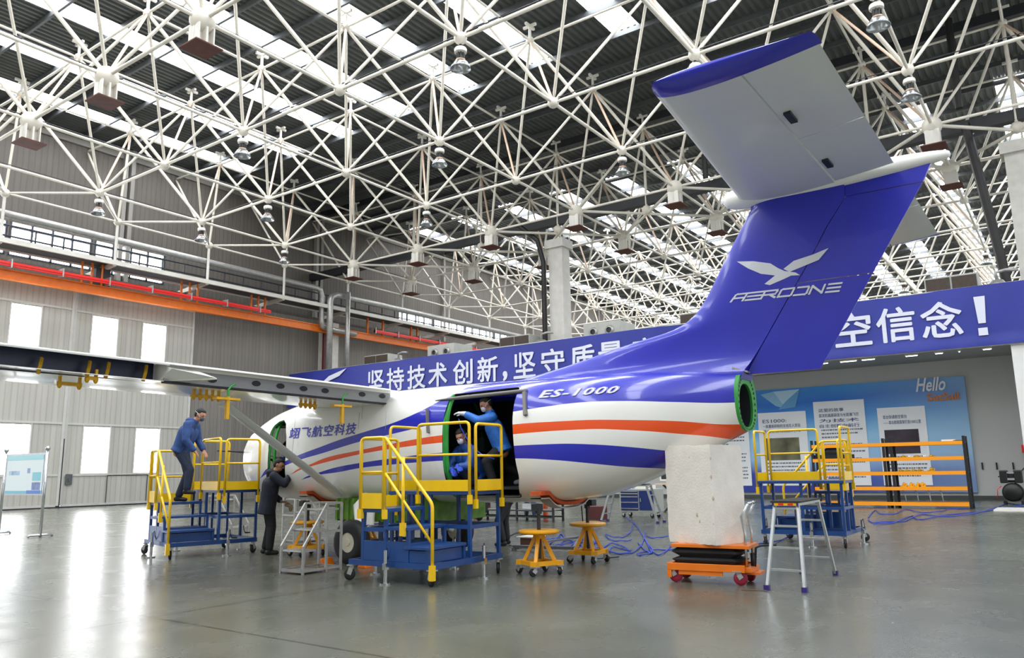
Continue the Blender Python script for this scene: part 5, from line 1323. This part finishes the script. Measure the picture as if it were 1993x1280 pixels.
plate(0, 1, 0, 1, alu, 'frame', -.002); plate(.03, .97, .03, .95, mat('poster_white', 'E6F1F2', .35), 'poster', .006)
plate(.03, .97, .84, .95, mat('poster_cyan', 'A9DFE4', .35), 'poster_band', .009)
plate(.03, .97, .03, .10, mat('poster_band_blue', '7FC4D8', .35), 'poster_band', .009)
plate(.07, .28, .12, .30, mat('poster_pic', '7E90C0', .35, var=.4, vscale=6), 'poster_picture', .009); plate(.07, .28, .34, .54, mat('poster_pic2', '8CCFDC', .35), 'poster_picture', .009)
plate(.62, .9, .48, .58, mat('poster_pic3', 'A9C4E4', .35, var=.4, vscale=8), 'poster_picture', .009); plate(.35, .42, .52, .64, mat('poster_pic4', '8FA4CC', .35), 'poster_picture', .009)
plate(.05, .4, .03, .11, mat('poster_pic5', '5F86D0', .35), 'poster_band', .012)

# ---- compressor at the right edge, plate, wall hooks
C0 = np.array([31.2, 1.9, 0]); t = thing('air_compressor', 'black air compressor with round tank at the right edge', 'compressor', C0); kb = mat('compressor_black', '141716', .4, var=.2)
MB().lathe([(0, -.42), (.22, -.42), (.30, -.34), (.31, 0), (.30, .34), (.22, .42), (0, .42)], C0+(.2, 0, .40), 24, axis=0).build('tank', kb, t, world=True, smooth=True)
MB().box(C0+(-.1, -.32, .70), C0+(.35, -.08, 1.12)).box(C0+(-.1, .08, .70), C0+(.35, .32, 1.12)).box(C0+(-.06, -.1, .72), C0+(.3, .1, 1.0)).build('pump', kb, t, world=True, bevel=.03)
MB().box(C0+(-.12, -.1, 1.02), C0+(.1, .1, 1.06)).box(C0+(-.13, -.1, .80), C0+(-.11, .1, .86)).build('head_plate', alu, t, world=True)
for y in (-.25, .25): MB().box(C0+(-.15, y-.04, 0), C0+(.5, y+.04, .12)).build('foot', kb, t, world=True)
tag(MB().path([C0+(-.05, .3, .6), C0+(-.1, .42, .5), C0+(-.1, .44, .2)], .014, 6).build('hose', red, smooth=True), 'thin red hose hanging on the left of the compressor', 'hose')
tag(MB().box((26.6, .2, 0.0), (28.0, 2.15, .06)).build('floor_plate', white_steel, bevel=.01), 'thick white plate on the floor at the right edge', 'plate')
for u in (1912, 1940, 1972):
    p = atX(u, 906, XW-.02); tag(MB().box(p+(-.03, -.025, -.14), p+(0, .025, .12)).build('wall_hook', kb), 'small black hook on the grey wall right of the board', 'hook', 'three black hooks on the wall')
p = atX(1985, 876, XB+.05); b = MB().box((XW-.1, 1.48, 1.72), (XW-.02, 1.66, 2.0)); tag(b.build('alarm_box', red), 'small red alarm box on the wall above the compressor', 'box')
tag(MB().path([(XW-.12, 1.58, 1.74), (XW-.08, 1.62, 1.2), (XW-.3, 2.0, .8), (31.8, 2.3, .9)], .02, 6).build('power_cable', kb, smooth=True), 'black cable from the wall down to the compressor', 'cable')

# ---- cables on the floor
cbl = mat('blue_hose', '2244B4', .4); blk = mat('black_cable', '17181B', .5)
def floor_cable(px, r, m, label, nm_='air_hose', cat='hose', z=None, grp=None):
    pts = [atZ(u, v, 0) for u, v in px]; P = []
    for i in range(len(pts)-1):
        p0, p1, p2, p3 = pts[max(i-1, 0)], pts[i], pts[i+1], pts[min(i+2, len(pts)-1)]
        for t in np.linspace(0, 1, 8, endpoint=False): P.append(.5*((2*p1)+(-p0+p2)*t+(2*p0-5*p1+4*p2-p3)*t*t+(-p0+3*p1-3*p2+p3)*t**3))
    P.append(pts[-1]); P = [np.array([p[0], p[1], r+.001+.012*(math.sin(k*.7)+1)*.5]) for k, p in enumerate(P)]
    return tag(MB().path(P, r, 6).build(nm_, m, smooth=True), label, cat, grp)
floor_cable([(1212, 1003), (1235, 1020), (1252, 1045), (1262, 1060), (1270, 1075), (1250, 1082), (1240, 1080)], .011, cbl, 'blue hose running from the tool cabinet towards the foam block')
floor_cable([(1233, 1018), (1228, 1035), (1213, 1046), (1196, 1046), (1178, 1042), (1190, 1052), (1212, 1054), (1229, 1052)], .011, cbl, 'blue hose loop on the floor left of the tool cabinet hose')
floor_cable([(1170, 1072), (1185, 1060), (1200, 1060), (1225, 1073), (1215, 1078), (1187, 1075), (1195, 1066), (1228, 1074)], .011, cbl, 'small blue hose coil right of the second yellow jack')
floor_cable([(1187, 1076), (1210, 1079), (1232, 1076), (1248, 1062), (1254, 1045), (1256, 1035)], .011, cbl, 'blue hose curving up between the coil and the foam block')
floor_cable([(1242, 1058), (1256, 1072), (1268, 1078), (1262, 1064), (1255, 1050)], .011, cbl, 'blue hose crossing left of the foam block')
floor_cable([(1240, 1080), (1262, 1073), (1300, 1071), (1345, 1069), (1400, 1066)], .011, cbl, 'blue hose passing straight under the foam block')
floor_cable([(1266, 1073), (1283, 1081), (1298, 1072), (1309, 1058)], .011, cbl, 'blue hose arc just left of the foam block base')
floor_cable([(1258, 1045), (1272, 1048), (1290, 1046), (1308, 1045)], .011, cbl, 'blue hose end reaching the left side of the foam block')
floor_cable([(1055, 1053), (1085, 1048), (1098, 1049), (1092, 1040), (1086, 1046), (1078, 1052), (1068, 1064), (1085, 1062), (1100, 1060), (1118, 1056), (1105, 1067), (1090, 1060), (1112, 1053), (1128, 1066), (1145, 1062), (1160, 1055), (1140, 1070), (1125, 1058), (1108, 1066), (1150, 1066)], .011, cbl, 'tangled blue hose heap between the two yellow jacks')
floor_cable([(1130, 1052), (1150, 1058), (1168, 1062), (1160, 1068), (1135, 1070), (1120, 1062), (1140, 1054), (1165, 1058)], .013, cbl, 'blue hose tangle behind the second yellow jack')
floor_cable([(1690, 1008), (1703, 994), (1715, 1001), (1740, 1001), (1765, 992), (1790, 998), (1830, 996), (1850, 991), (1880, 992)], .013, cbl, 'thin blue hose waving in front of the orange rack')
floor_cable([(1690, 1012), (1700, 1018), (1735, 1016), (1760, 1015), (1795, 1002), (1830, 1006), (1880, 1003), (1935, 990), (1960, 975+6), (1990, 984)], .014, cbl, 'blue hose pair leading from the right platform to the compressor')
floor_cable([(1700, 1021), (1740, 1018), (1775, 1005), (1790, 1012), (1850, 1002), (1900, 998), (1950, 990), (1993, 985)], .014, cbl, 'lower blue hose leading to the compressor')
floor_cable([(1476, 1060), (1500, 1058), (1520, 1052), (1540, 1046)], .012, cbl, 'blue hose behind the lift cart handle')
floor_cable([(980, 1050), (1000, 1040), (1018, 1038), (1030, 1032)], .010, blk, 'thin black cable right of the cargo platform', 'cable', 'cable')
floor_cable([(990, 1062), (1010, 1068), (1022, 1058), (1015, 1040)], .010, blk, 'black cable looping beside the cargo platform jack', 'cable', 'cable')
tag(MB().path([(10.72, 6.35, .84), (11.0, 6.5, .6), (11.0, 6.45, .2), (10.95, 6.3, .02), (11.4, 6.1, .02)], .010, 6).build('cable', blk, smooth=True), 'black cable hanging from the tail cradle behind the second jack', 'cable')
tag(MB().tube(atZ(1443, 1147, .01), atZ(1492, 1149, .01), .006, n=6).build('rod', mat('rod_brown', '6B4A3C', .6)), 'thin brown rod on the floor left of the ladder foot', 'rod')
a, c, e, g_ = [atZ(*q, .07) for q in ((1000, 1063), (1118, 1066), (1132, 1044), (1060, 1054))]
tag(MB().bar(a, c, .09, .05).bar(c, e, .07, .05).bar(e, g_, .07, .04).tube((c[0], c[1], 0), (c[0], c[1], .05), .05, n=10).tube((a[0], a[1], 0), (a[0], a[1], .05), .05, n=10).tube((e[0], e[1], 0), (e[0], e[1], .05), .05, n=10).build('dolly_frame', mat('dolly_grey', '73757A', .4, .3)), 'low grey dolly frame on the floor behind the yellow jacks', 'dolly')
# chocks and blue trolley below the aircraft
for x, y, l in ((8.55, 9.72, 'orange wheel chock on the left of the front wheel'), (8.62, 8.88, 'orange wheel chock on the right of the front wheel')):
    tag(MB().add([(x-.1, y-.09, 0), (x+.14, y-.09, 0), (x+.14, y+.09, 0), (x-.1, y+.09, 0), (x-.1, y-.02, .10), (x+.14, y-.02, .10), (x+.14, y+.02, .10), (x-.1, y+.02, .10)],
        [(0, 3, 2, 1), (4, 5, 6, 7), (0, 1, 5, 4), (1, 2, 6, 5), (2, 3, 7, 6), (3, 0, 4, 7)]).build('wheel_chock', orange_paint, bevel=.008), l, 'chock')
t = thing('equipment_trolley', 'blue frame trolley under the belly behind the front wheel', 'trolley', (10.3, 9.9, 0)); b = MB()
for x in (9.8, 11.2):
    for y in (9.75, 10.7): b.box((x-.03, y-.03, .1), (x+.03, y+.03, .58))
for z in (.14, .42): b.box((9.8, 9.72, z), (11.2, 9.78, z+.05)).box((9.8, 10.67, z), (11.2, 10.73, z+.05)).box((9.77, 9.75, z), (9.83, 10.7, z+.05)).box((11.17, 9.75, z), (11.23, 10.7, z+.05))
b.build('frame', blue_steel, t, world=True); MB().box((9.8, 9.75, .44), (11.2, 10.7, .46)).build('shelf', blue_steel, t, world=True)
for x in (-.48, .88):
    for y in (-.12, .78): caster(t, x, y, .045, .5, top=.1)
# ================================================================== PEOPLE
skin = mat('skin', 'B98468', .5, var=.05, vscale=12); hair_m = mat('black_hair', '14110F', .6, bump=.6, bscale=120); eye_m = mat('eye_dark', '120E0C', .3)
def cloth(name, col, sheen=False): return mat(name, col, .45 if sheen else .75, var=.18, vscale=9, bump=.9, bscale=14)
def remesh(o, vox, sm=2):
    md = o.modifiers.new('r', 'REMESH'); md.mode = 'VOXEL'; md.voxel_size = vox; md.use_smooth_shade = True
    s = o.modifiers.new('s', 'SMOOTH'); s.factor = .5; s.iterations = sm
    bpy.context.view_layer.update(); dg = bpy.context.evaluated_depsgraph_get(); me = bpy.data.meshes.new_from_object(o.evaluated_get(dg)); o.modifiers.clear()
    mats = list(o.data.materials); o.data = me
    if not len(me.materials):
        for m in mats: me.materials.append(m)
    return o
def cap(b, p, q, r0, r1, n=12):
    b.path([p, q], [r0, r1], n); b.ball(p, r0, n, 8); b.ball(q, r1, n, 8)
def person(label, loc, rz, J, col_j, col_t, mask=None, gloves=None, hood=False, sheen=False, hold=None, long_=False, shoe='15161A'):
    """J: joints in a local frame, x forward, y left, z up"""
    t = thing('person', label, 'person', loc, rz); g = {k: np.array(v, float) for k, v in J.items()}
    pel, chest, neck, head = g['pel'], g['chest'], g['neck'], g['head']; f = g['look']/np.linalg.norm(g['look'])
    up = head-neck; up = up-f*(up@f); up /= np.linalg.norm(up); lf = np.cross(up, f); R = np.array([f, lf, up]).T
    lat = g['shL']-g['shR']; lat /= np.linalg.norm(lat); fw = np.cross(lat, (neck-pel)/np.linalg.norm(neck-pel))
    H_ = lambda x, y, z: head+R@np.array([x, y, z])
    # continuous body
    b = MB()
    b.ball(head+R@np.array([0, 0, .015]), (.092, .074, .098), 20, 14, R=R); b.ball(H_(.035, 0, -.055), (.05, .05, .055), 14, 10, R=R); b.ball(H_(.095, 0, -.012), (.020, .013, .024), 8, 6, R=R)
    b.ball(H_(.086, 0, .028), (.012, .045, .012), 8, 6, R=R); b.ball(H_(.082, 0, -.062), (.012, .026, .008), 8, 6, R=R)
    for s in (-1, 1): b.ball(H_(-.005, s*.078, -.005), (.018, .010, .030), 8, 6, R=R)
    cap(b, neck-(neck-pel)*.06, H_(-.01, 0, -.06), .055, .050)
    for s in (-1, 1):
        o = lat*s; cap(b, chest+o*.07, pel+o*.05, .105, .10); cap(b, pel+o*.06, pel+o*.07-(neck-pel)*.1, .10, .09)
    for S in 'LR':
        cap(b, g['sh'+S], g['el'+S], .050, .040); cap(b, g['el'+S], g['wr'+S], .040, .027)
        cap(b, pel+lat*(.09 if S == 'L' else -.09), g['kn'+S], .085, .058); cap(b, g['kn'+S], g['an'+S], .055, .040)
        cap(b, neck-(neck-pel)*.08, g['sh'+S], .06, .05)
        w = g['wr'+S]; d = (w-g['el'+S])/np.linalg.norm(w-g['el'+S]); d2 = g.get('hd'+S, d); d2 = d2/np.linalg.norm(d2)
        sd = np.cross(d2, [0, 0, 1.]); sd = sd/(np.linalg.norm(sd)+1e-9); pl = np.cross(sd, d2); side = 1 if S == 'L' else -1
        for k in (-.5, .5): cap(b, w+sd*.018*k, w+d2*.075+sd*.045*k, .020, .018, 8)
        for k, L_ in zip((-1.5, -.5, .5, 1.5), (.055, .07, .075, .066)):
            a0 = w+d2*.082+sd*.0235*k; a1 = a0+d2*L_*.5-pl*.006; a2 = a1+(d2*.8-pl*.6)*L_*.5; cap(b, a0, a1, .0095, .009, 8); cap(b, a1, a2, .009, .0075, 8)
        th = w+d2*.02+sd*.03*side; cap(b, th, th+(d2*.7+sd*.7*side)*.045, .012, .010, 8); cap(b, th+(d2*.7+sd*.7*side)*.045, th+(d2*.95+sd*.5*side)*.08, .010, .008, 8)
    remesh(b.build('body', skin, t), .0085, 2)
    e = MB()
    for s in (-1, 1): e.ball(H_(.083, s*.032, .008), (.008, .013, .007), 8, 6, R=R)
    e.build('eye', eye_m, t, smooth=True)
    h = MB().ball(H_(-.024, 0, .040), (.088, .083, .088), 20, 12, R=R).ball(H_(-.045, 0, .0), (.062, .078, .075), 16, 10, R=R); h.ball(H_(.012, 0, .075), (.066, .068, .042), 14, 8, R=R)
    hb_ = h.build('hair', hair_m, t); remesh(hb_, .009, 1)
    # jacket
    jm = cloth('jacket_'+col_j, col_j, sheen); b = MB(); zb = -.10 if not long_ else -.26
    for s in (-1, 1):
        o = lat*s; base = pel+(pel-neck)/np.linalg.norm(neck-pel)*(.06 if not long_ else .22)
        cap(b, chest+o*.085, pel+o*.065+(neck-pel)*.05, .142, .136, 16); b.path([pel+o*.065+(neck-pel)*.05, base+o*.075], [.136, .146], 16)
        cap(b, neck-(neck-pel)*.12, g['shL' if s > 0 else 'shR'], .075, .075)
    for S in 'LR':
        m_ = g['el'+S]; cap(b, g['sh'+S], m_, .080, .067, 14); w = m_+(g['wr'+S]-m_)*.93; b.ball(m_, .068, 12, 8); b.path([m_, m_+(w-m_)*.85, w], [.066, .056, .048], 14)
    b.path([neck-(neck-pel)*.08, neck+(head-neck)*.28], [.085, .072], 14)
    if hood: b.ball(neck-fw*.0-f*.09-np.array([0, 0, .02]), (.08, .10, .055), 12, 8); b.ball(neck-f*.12-np.array([0, 0, .06]), (.05, .09, .07), 12, 8)
    remesh(b.build('jacket', jm, t), .013, 3)
    # trousers
    tm = cloth('trousers_'+col_t, col_t); b = MB()
    for S, s in (('L', 1), ('R', -1)):
        hp = pel+lat*.088*s; cap(b, hp, g['kn'+S], .105, .080, 14); cap(b, g['kn'+S], g['an'+S]+(g['kn'+S]-g['an'+S])*.10, .080, .068, 14)
        cap(b, pel+lat*.05*s+(neck-pel)*.10, hp, .11, .105, 14)
    remesh(b.build('trousers', tm, t), .013, 3)
    sm = mat('shoe_'+shoe, shoe, .5)
    for S in 'LR':
        a = g['an'+S]; td = g.get('to'+S, np.array([1., 0, 0])); td = td/np.linalg.norm(td)
        b = MB(); cap(b, a-td*.035-np.array([0, 0, .040]), a+td*.13-np.array([0, 0, .052]), .045, .038, 10); cap(b, a, a-np.array([0, 0, .03]), .048, .048, 10)
        remesh(b.build('shoe', sm, t), .010, 1)
    if mask:
        mm = mat('mask_'+mask, mask, .7); b = MB().ball(H_(.072, 0, -.045), (.040, .050, .048), 14, 10, R=R); k = b.build('face_mask', mm, t, smooth=True)
        st = MB().path([H_(.05, .06, -.03), H_(-.02, .092, .02), H_(-.09, .055, .03), H_(-.105, 0, .035), H_(-.09, -.055, .03), H_(-.02, -.092, .02), H_(.05, -.06, -.03)], .004, 5); st.build('mask_strap', mat('strap_white', 'D8D8D6', .6), k)
    if gloves:
        gm = mat('glove_'+gloves, gloves, .6)
        for S in 'LR':
            w = g['wr'+S]; d2 = g.get('hd'+S, w-g['el'+S]); d2 = d2/np.linalg.norm(d2); sd = np.cross(d2, [0, 0, 1.]); sd /= np.linalg.norm(sd)+1e-9; pl = np.cross(sd, d2); side = 1 if S == 'L' else -1
            b = MB(); cap(b, w-d2*.02, w+d2*.03, .036, .03, 10)
            for k in (-.5, .5): cap(b, w+sd*.02*k, w+d2*.075+sd*.046*k, .025, .024, 8)
            for k, L_ in zip((-1.5, -.5, .5, 1.5), (.055, .07, .075, .066)):
                a0 = w+d2*.082+sd*.0245*k; a1 = a0+d2*L_*.5-pl*.006; a2 = a1+(d2*.8-pl*.6)*L_*.5; cap(b, a0, a1, .0125, .012, 8); cap(b, a1, a2, .012, .011, 8)
            th = w+d2*.02+sd*.03*side; cap(b, th, th+(d2*.8+sd*.6*side)*.08, .015, .012, 8)
            remesh(b.build('glove', gm, t), .0085, 1)
    return t
def V3(*a): return a
# 1 man on the left platform, profile to the right, leaning forward
person('man in a blue hooded jacket and grey respirator leaning over the left work platform', (8.28, 13.22, .931), math.radians(-56),
 dict(pel=(-.08, 0, .93), chest=(.03, 0, 1.24), neck=(.13, 0, 1.44), head=(.235, 0, 1.555), look=(.9, -.1, -.45), shL=(.09, .18, 1.37), shR=(.09, -.18, 1.37),
  elL=(.12, .25, 1.10), elR=(.10, -.25, 1.10), wrL=(.26, .19, .90), wrR=(.26, -.19, .88), knL=(.02, .11, .50), knR=(.14, -.10, .56), anL=(-.14, .12, .09), anR=(.12, -.12, .22), toL=(1, .1, 0), toR=(1, -.1, 0)),
 '27467E', '1B2740', mask='4A5560', hood=True)
# 2 man in dark jacket on the floor by the crew door
person('man in a black hooded jacket standing on the floor beside the crew door', (9.12, 11.84, 0), math.radians(-30),
 dict(pel=(-.03, 0, .90), chest=(.0, 0, 1.22), neck=(.06, 0, 1.42), head=(.13, -.03, 1.555), look=(.8, -.55, -.4), shL=(.02, .19, 1.36), shR=(.02, -.19, 1.36),
  elL=(.02, .28, 1.08), elR=(.20, -.30, 1.22), wrL=(.22, .10, .90), wrR=(.34, -.14, 1.42), knL=(.03, .10, .48), knR=(.03, -.10, .48), anL=(-.04, .12, .09), anR=(0, -.12, .09), hdL=(1, -.4, -.1), hdR=(.4, .2, .9)),
 '14192A', '15161B', hood=True, long_=True)
# 3 man inside the crew door
person('man in a blue jacket crouching inside the crew door behind the black jacketed man', (10.0, 12.35, 1.165), math.radians(165),
 dict(pel=(-.15, 0, .18), chest=(-.02, 0, .46), neck=(.03, 0, .64), head=(.10, 0, .74), look=(.9, .2, -.4), shL=(.0, .18, .58), shR=(.0, -.18, .58),
  elL=(.18, .24, .42), elR=(.12, -.22, .40), wrL=(.40, .22, .52), wrR=(.32, -.14, .48), knL=(.22, .13, .42), knR=(.20, -.13, .42), anL=(.05, .14, .09), anR=(.05, -.14, .09)),
 '2E66C0', '1A2234', sheen=True)
# 4 standing man in the cargo door reaching left
person('masked man in white gloves and shiny blue jacket standing in the cargo door', (9.62, 7.22, 1.165), math.radians(124),
 dict(pel=(-.14, 0, .56), chest=(-.02, 0, .87), neck=(.04, 0, 1.10), head=(.10, 0, 1.23), look=(.8, .25, -.45), shL=(.0, .20, 1.02), shR=(.0, -.20, 1.02),
  elL=(.20, .28, .97), elR=(.18, -.21, .97), wrL=(.42, .24, 1.08), wrR=(.40, -.06, 1.08), knL=(.10, .14, .36), knR=(-.20, -.16, .30), anL=(.0, .16, .09), anR=(-.46, -.18, .12), toR=(1, 0, -.2), hdL=(1, -.1, .1), hdR=(1, .2, .1)),
 '2F74D0', '0F1013', mask='E4E4EA', gloves='E8E8E8', sheen=True, shoe='9A9DA2')
# 5 crouching man at the door edge
person('masked man in a blue jacket squatting at the cargo door sill working with his hands', (9.46, 7.62, 1.165), math.radians(165),
 dict(pel=(-.16, 0, .16), chest=(-.03, 0, .42), neck=(.03, 0, .62), head=(.09, 0, .745), look=(.75, .45, -.35), shL=(.0, .18, .54), shR=(.0, -.18, .54),
  elL=(.14, .26, .30), elR=(.16, -.24, .30), wrL=(.24, .12, .30), wrR=(.24, -.02, .24), knL=(.18, .15, .28), knR=(.16, -.17, .26), anL=(.02, .16, .09), anR=(.02, -.18, .09), hdL=(.3, .9, -.3), hdR=(.3, .9, -.4)),
 '1E4A94', '18233C', mask='E0E0EA', gloves='2A50C8', sheen=True)
# 6 bending man behind the middle platform
person('man in dark clothes bending down under the belly behind the cargo platform', (12.25, 9.05, 0), math.radians(140),
 dict(pel=(-.16, 0, .86), chest=(.16, 0, .95), neck=(.34, 0, .98), head=(.46, 0, .93), look=(.8, 0, -.6), shL=(.28, .18, .93), shR=(.28, -.18, .93),
  elL=(.36, .22, .68), elR=(.36, -.22, .68), wrL=(.46, .14, .48), wrR=(.46, -.14, .48), knL=(.06, .12, .46), knR=(-.12, -.12, .46), anL=(-.02, .13, .09), anR=(-.16, -.14, .09)),
 '24262C', '17191E')
# 7 person behind the aircraft, legs visible
person('person in blue jeans and white shoes standing behind the aircraft at the far bench', (19.5, 13.3, 0), math.radians(20),
 dict(pel=(0, 0, .92), chest=(.02, 0, 1.22), neck=(.05, 0, 1.44), head=(.09, 0, 1.58), look=(1, 0, -.3), shL=(.02, .19, 1.37), shR=(.02, -.19, 1.37),
  elL=(.04, .25, 1.10), elR=(.04, -.25, 1.10), wrL=(.20, .2, .95), wrR=(.20, -.2, .95), knL=(.03, .10, .49), knR=(.0, -.10, .49), anL=(0, .12, .09), anR=(.02, -.12, .09)),
 '3A3E46', '2E4468', shoe='D8D8D8')
# cloth in the black jacketed man's hand, hose in the cargo door
p = np.array([9.12, 11.84, 0])+np.array([math.cos(math.radians(-28))*.33+math.sin(math.radians(28))*.07, math.sin(math.radians(-28))*.33+math.cos(math.radians(28))*.07, .84])
b = MB().ball(p, (.07, .05, .035), 12, 8).ball(p+(.03, -.04, -.05), (.04, .035, .07), 10, 8); tag(remesh(b.build('rag', cloth('rag_beige', 'A89C84')), .01, 1), 'beige rag in the hand of the black jacketed man', 'rag')
b = MB().path([atX(893, 815, 9.32), atX(897, 832, 9.32), atX(908, 852, 9.30), atX(922, 872, 9.28), atX(940, 886, 9.25), atX(962, 893, 9.3)], .010, 6)
tag(b.build('air_hose', cbl, smooth=True), 'thin blue hose hanging inside the cargo door between the two men', 'hose')
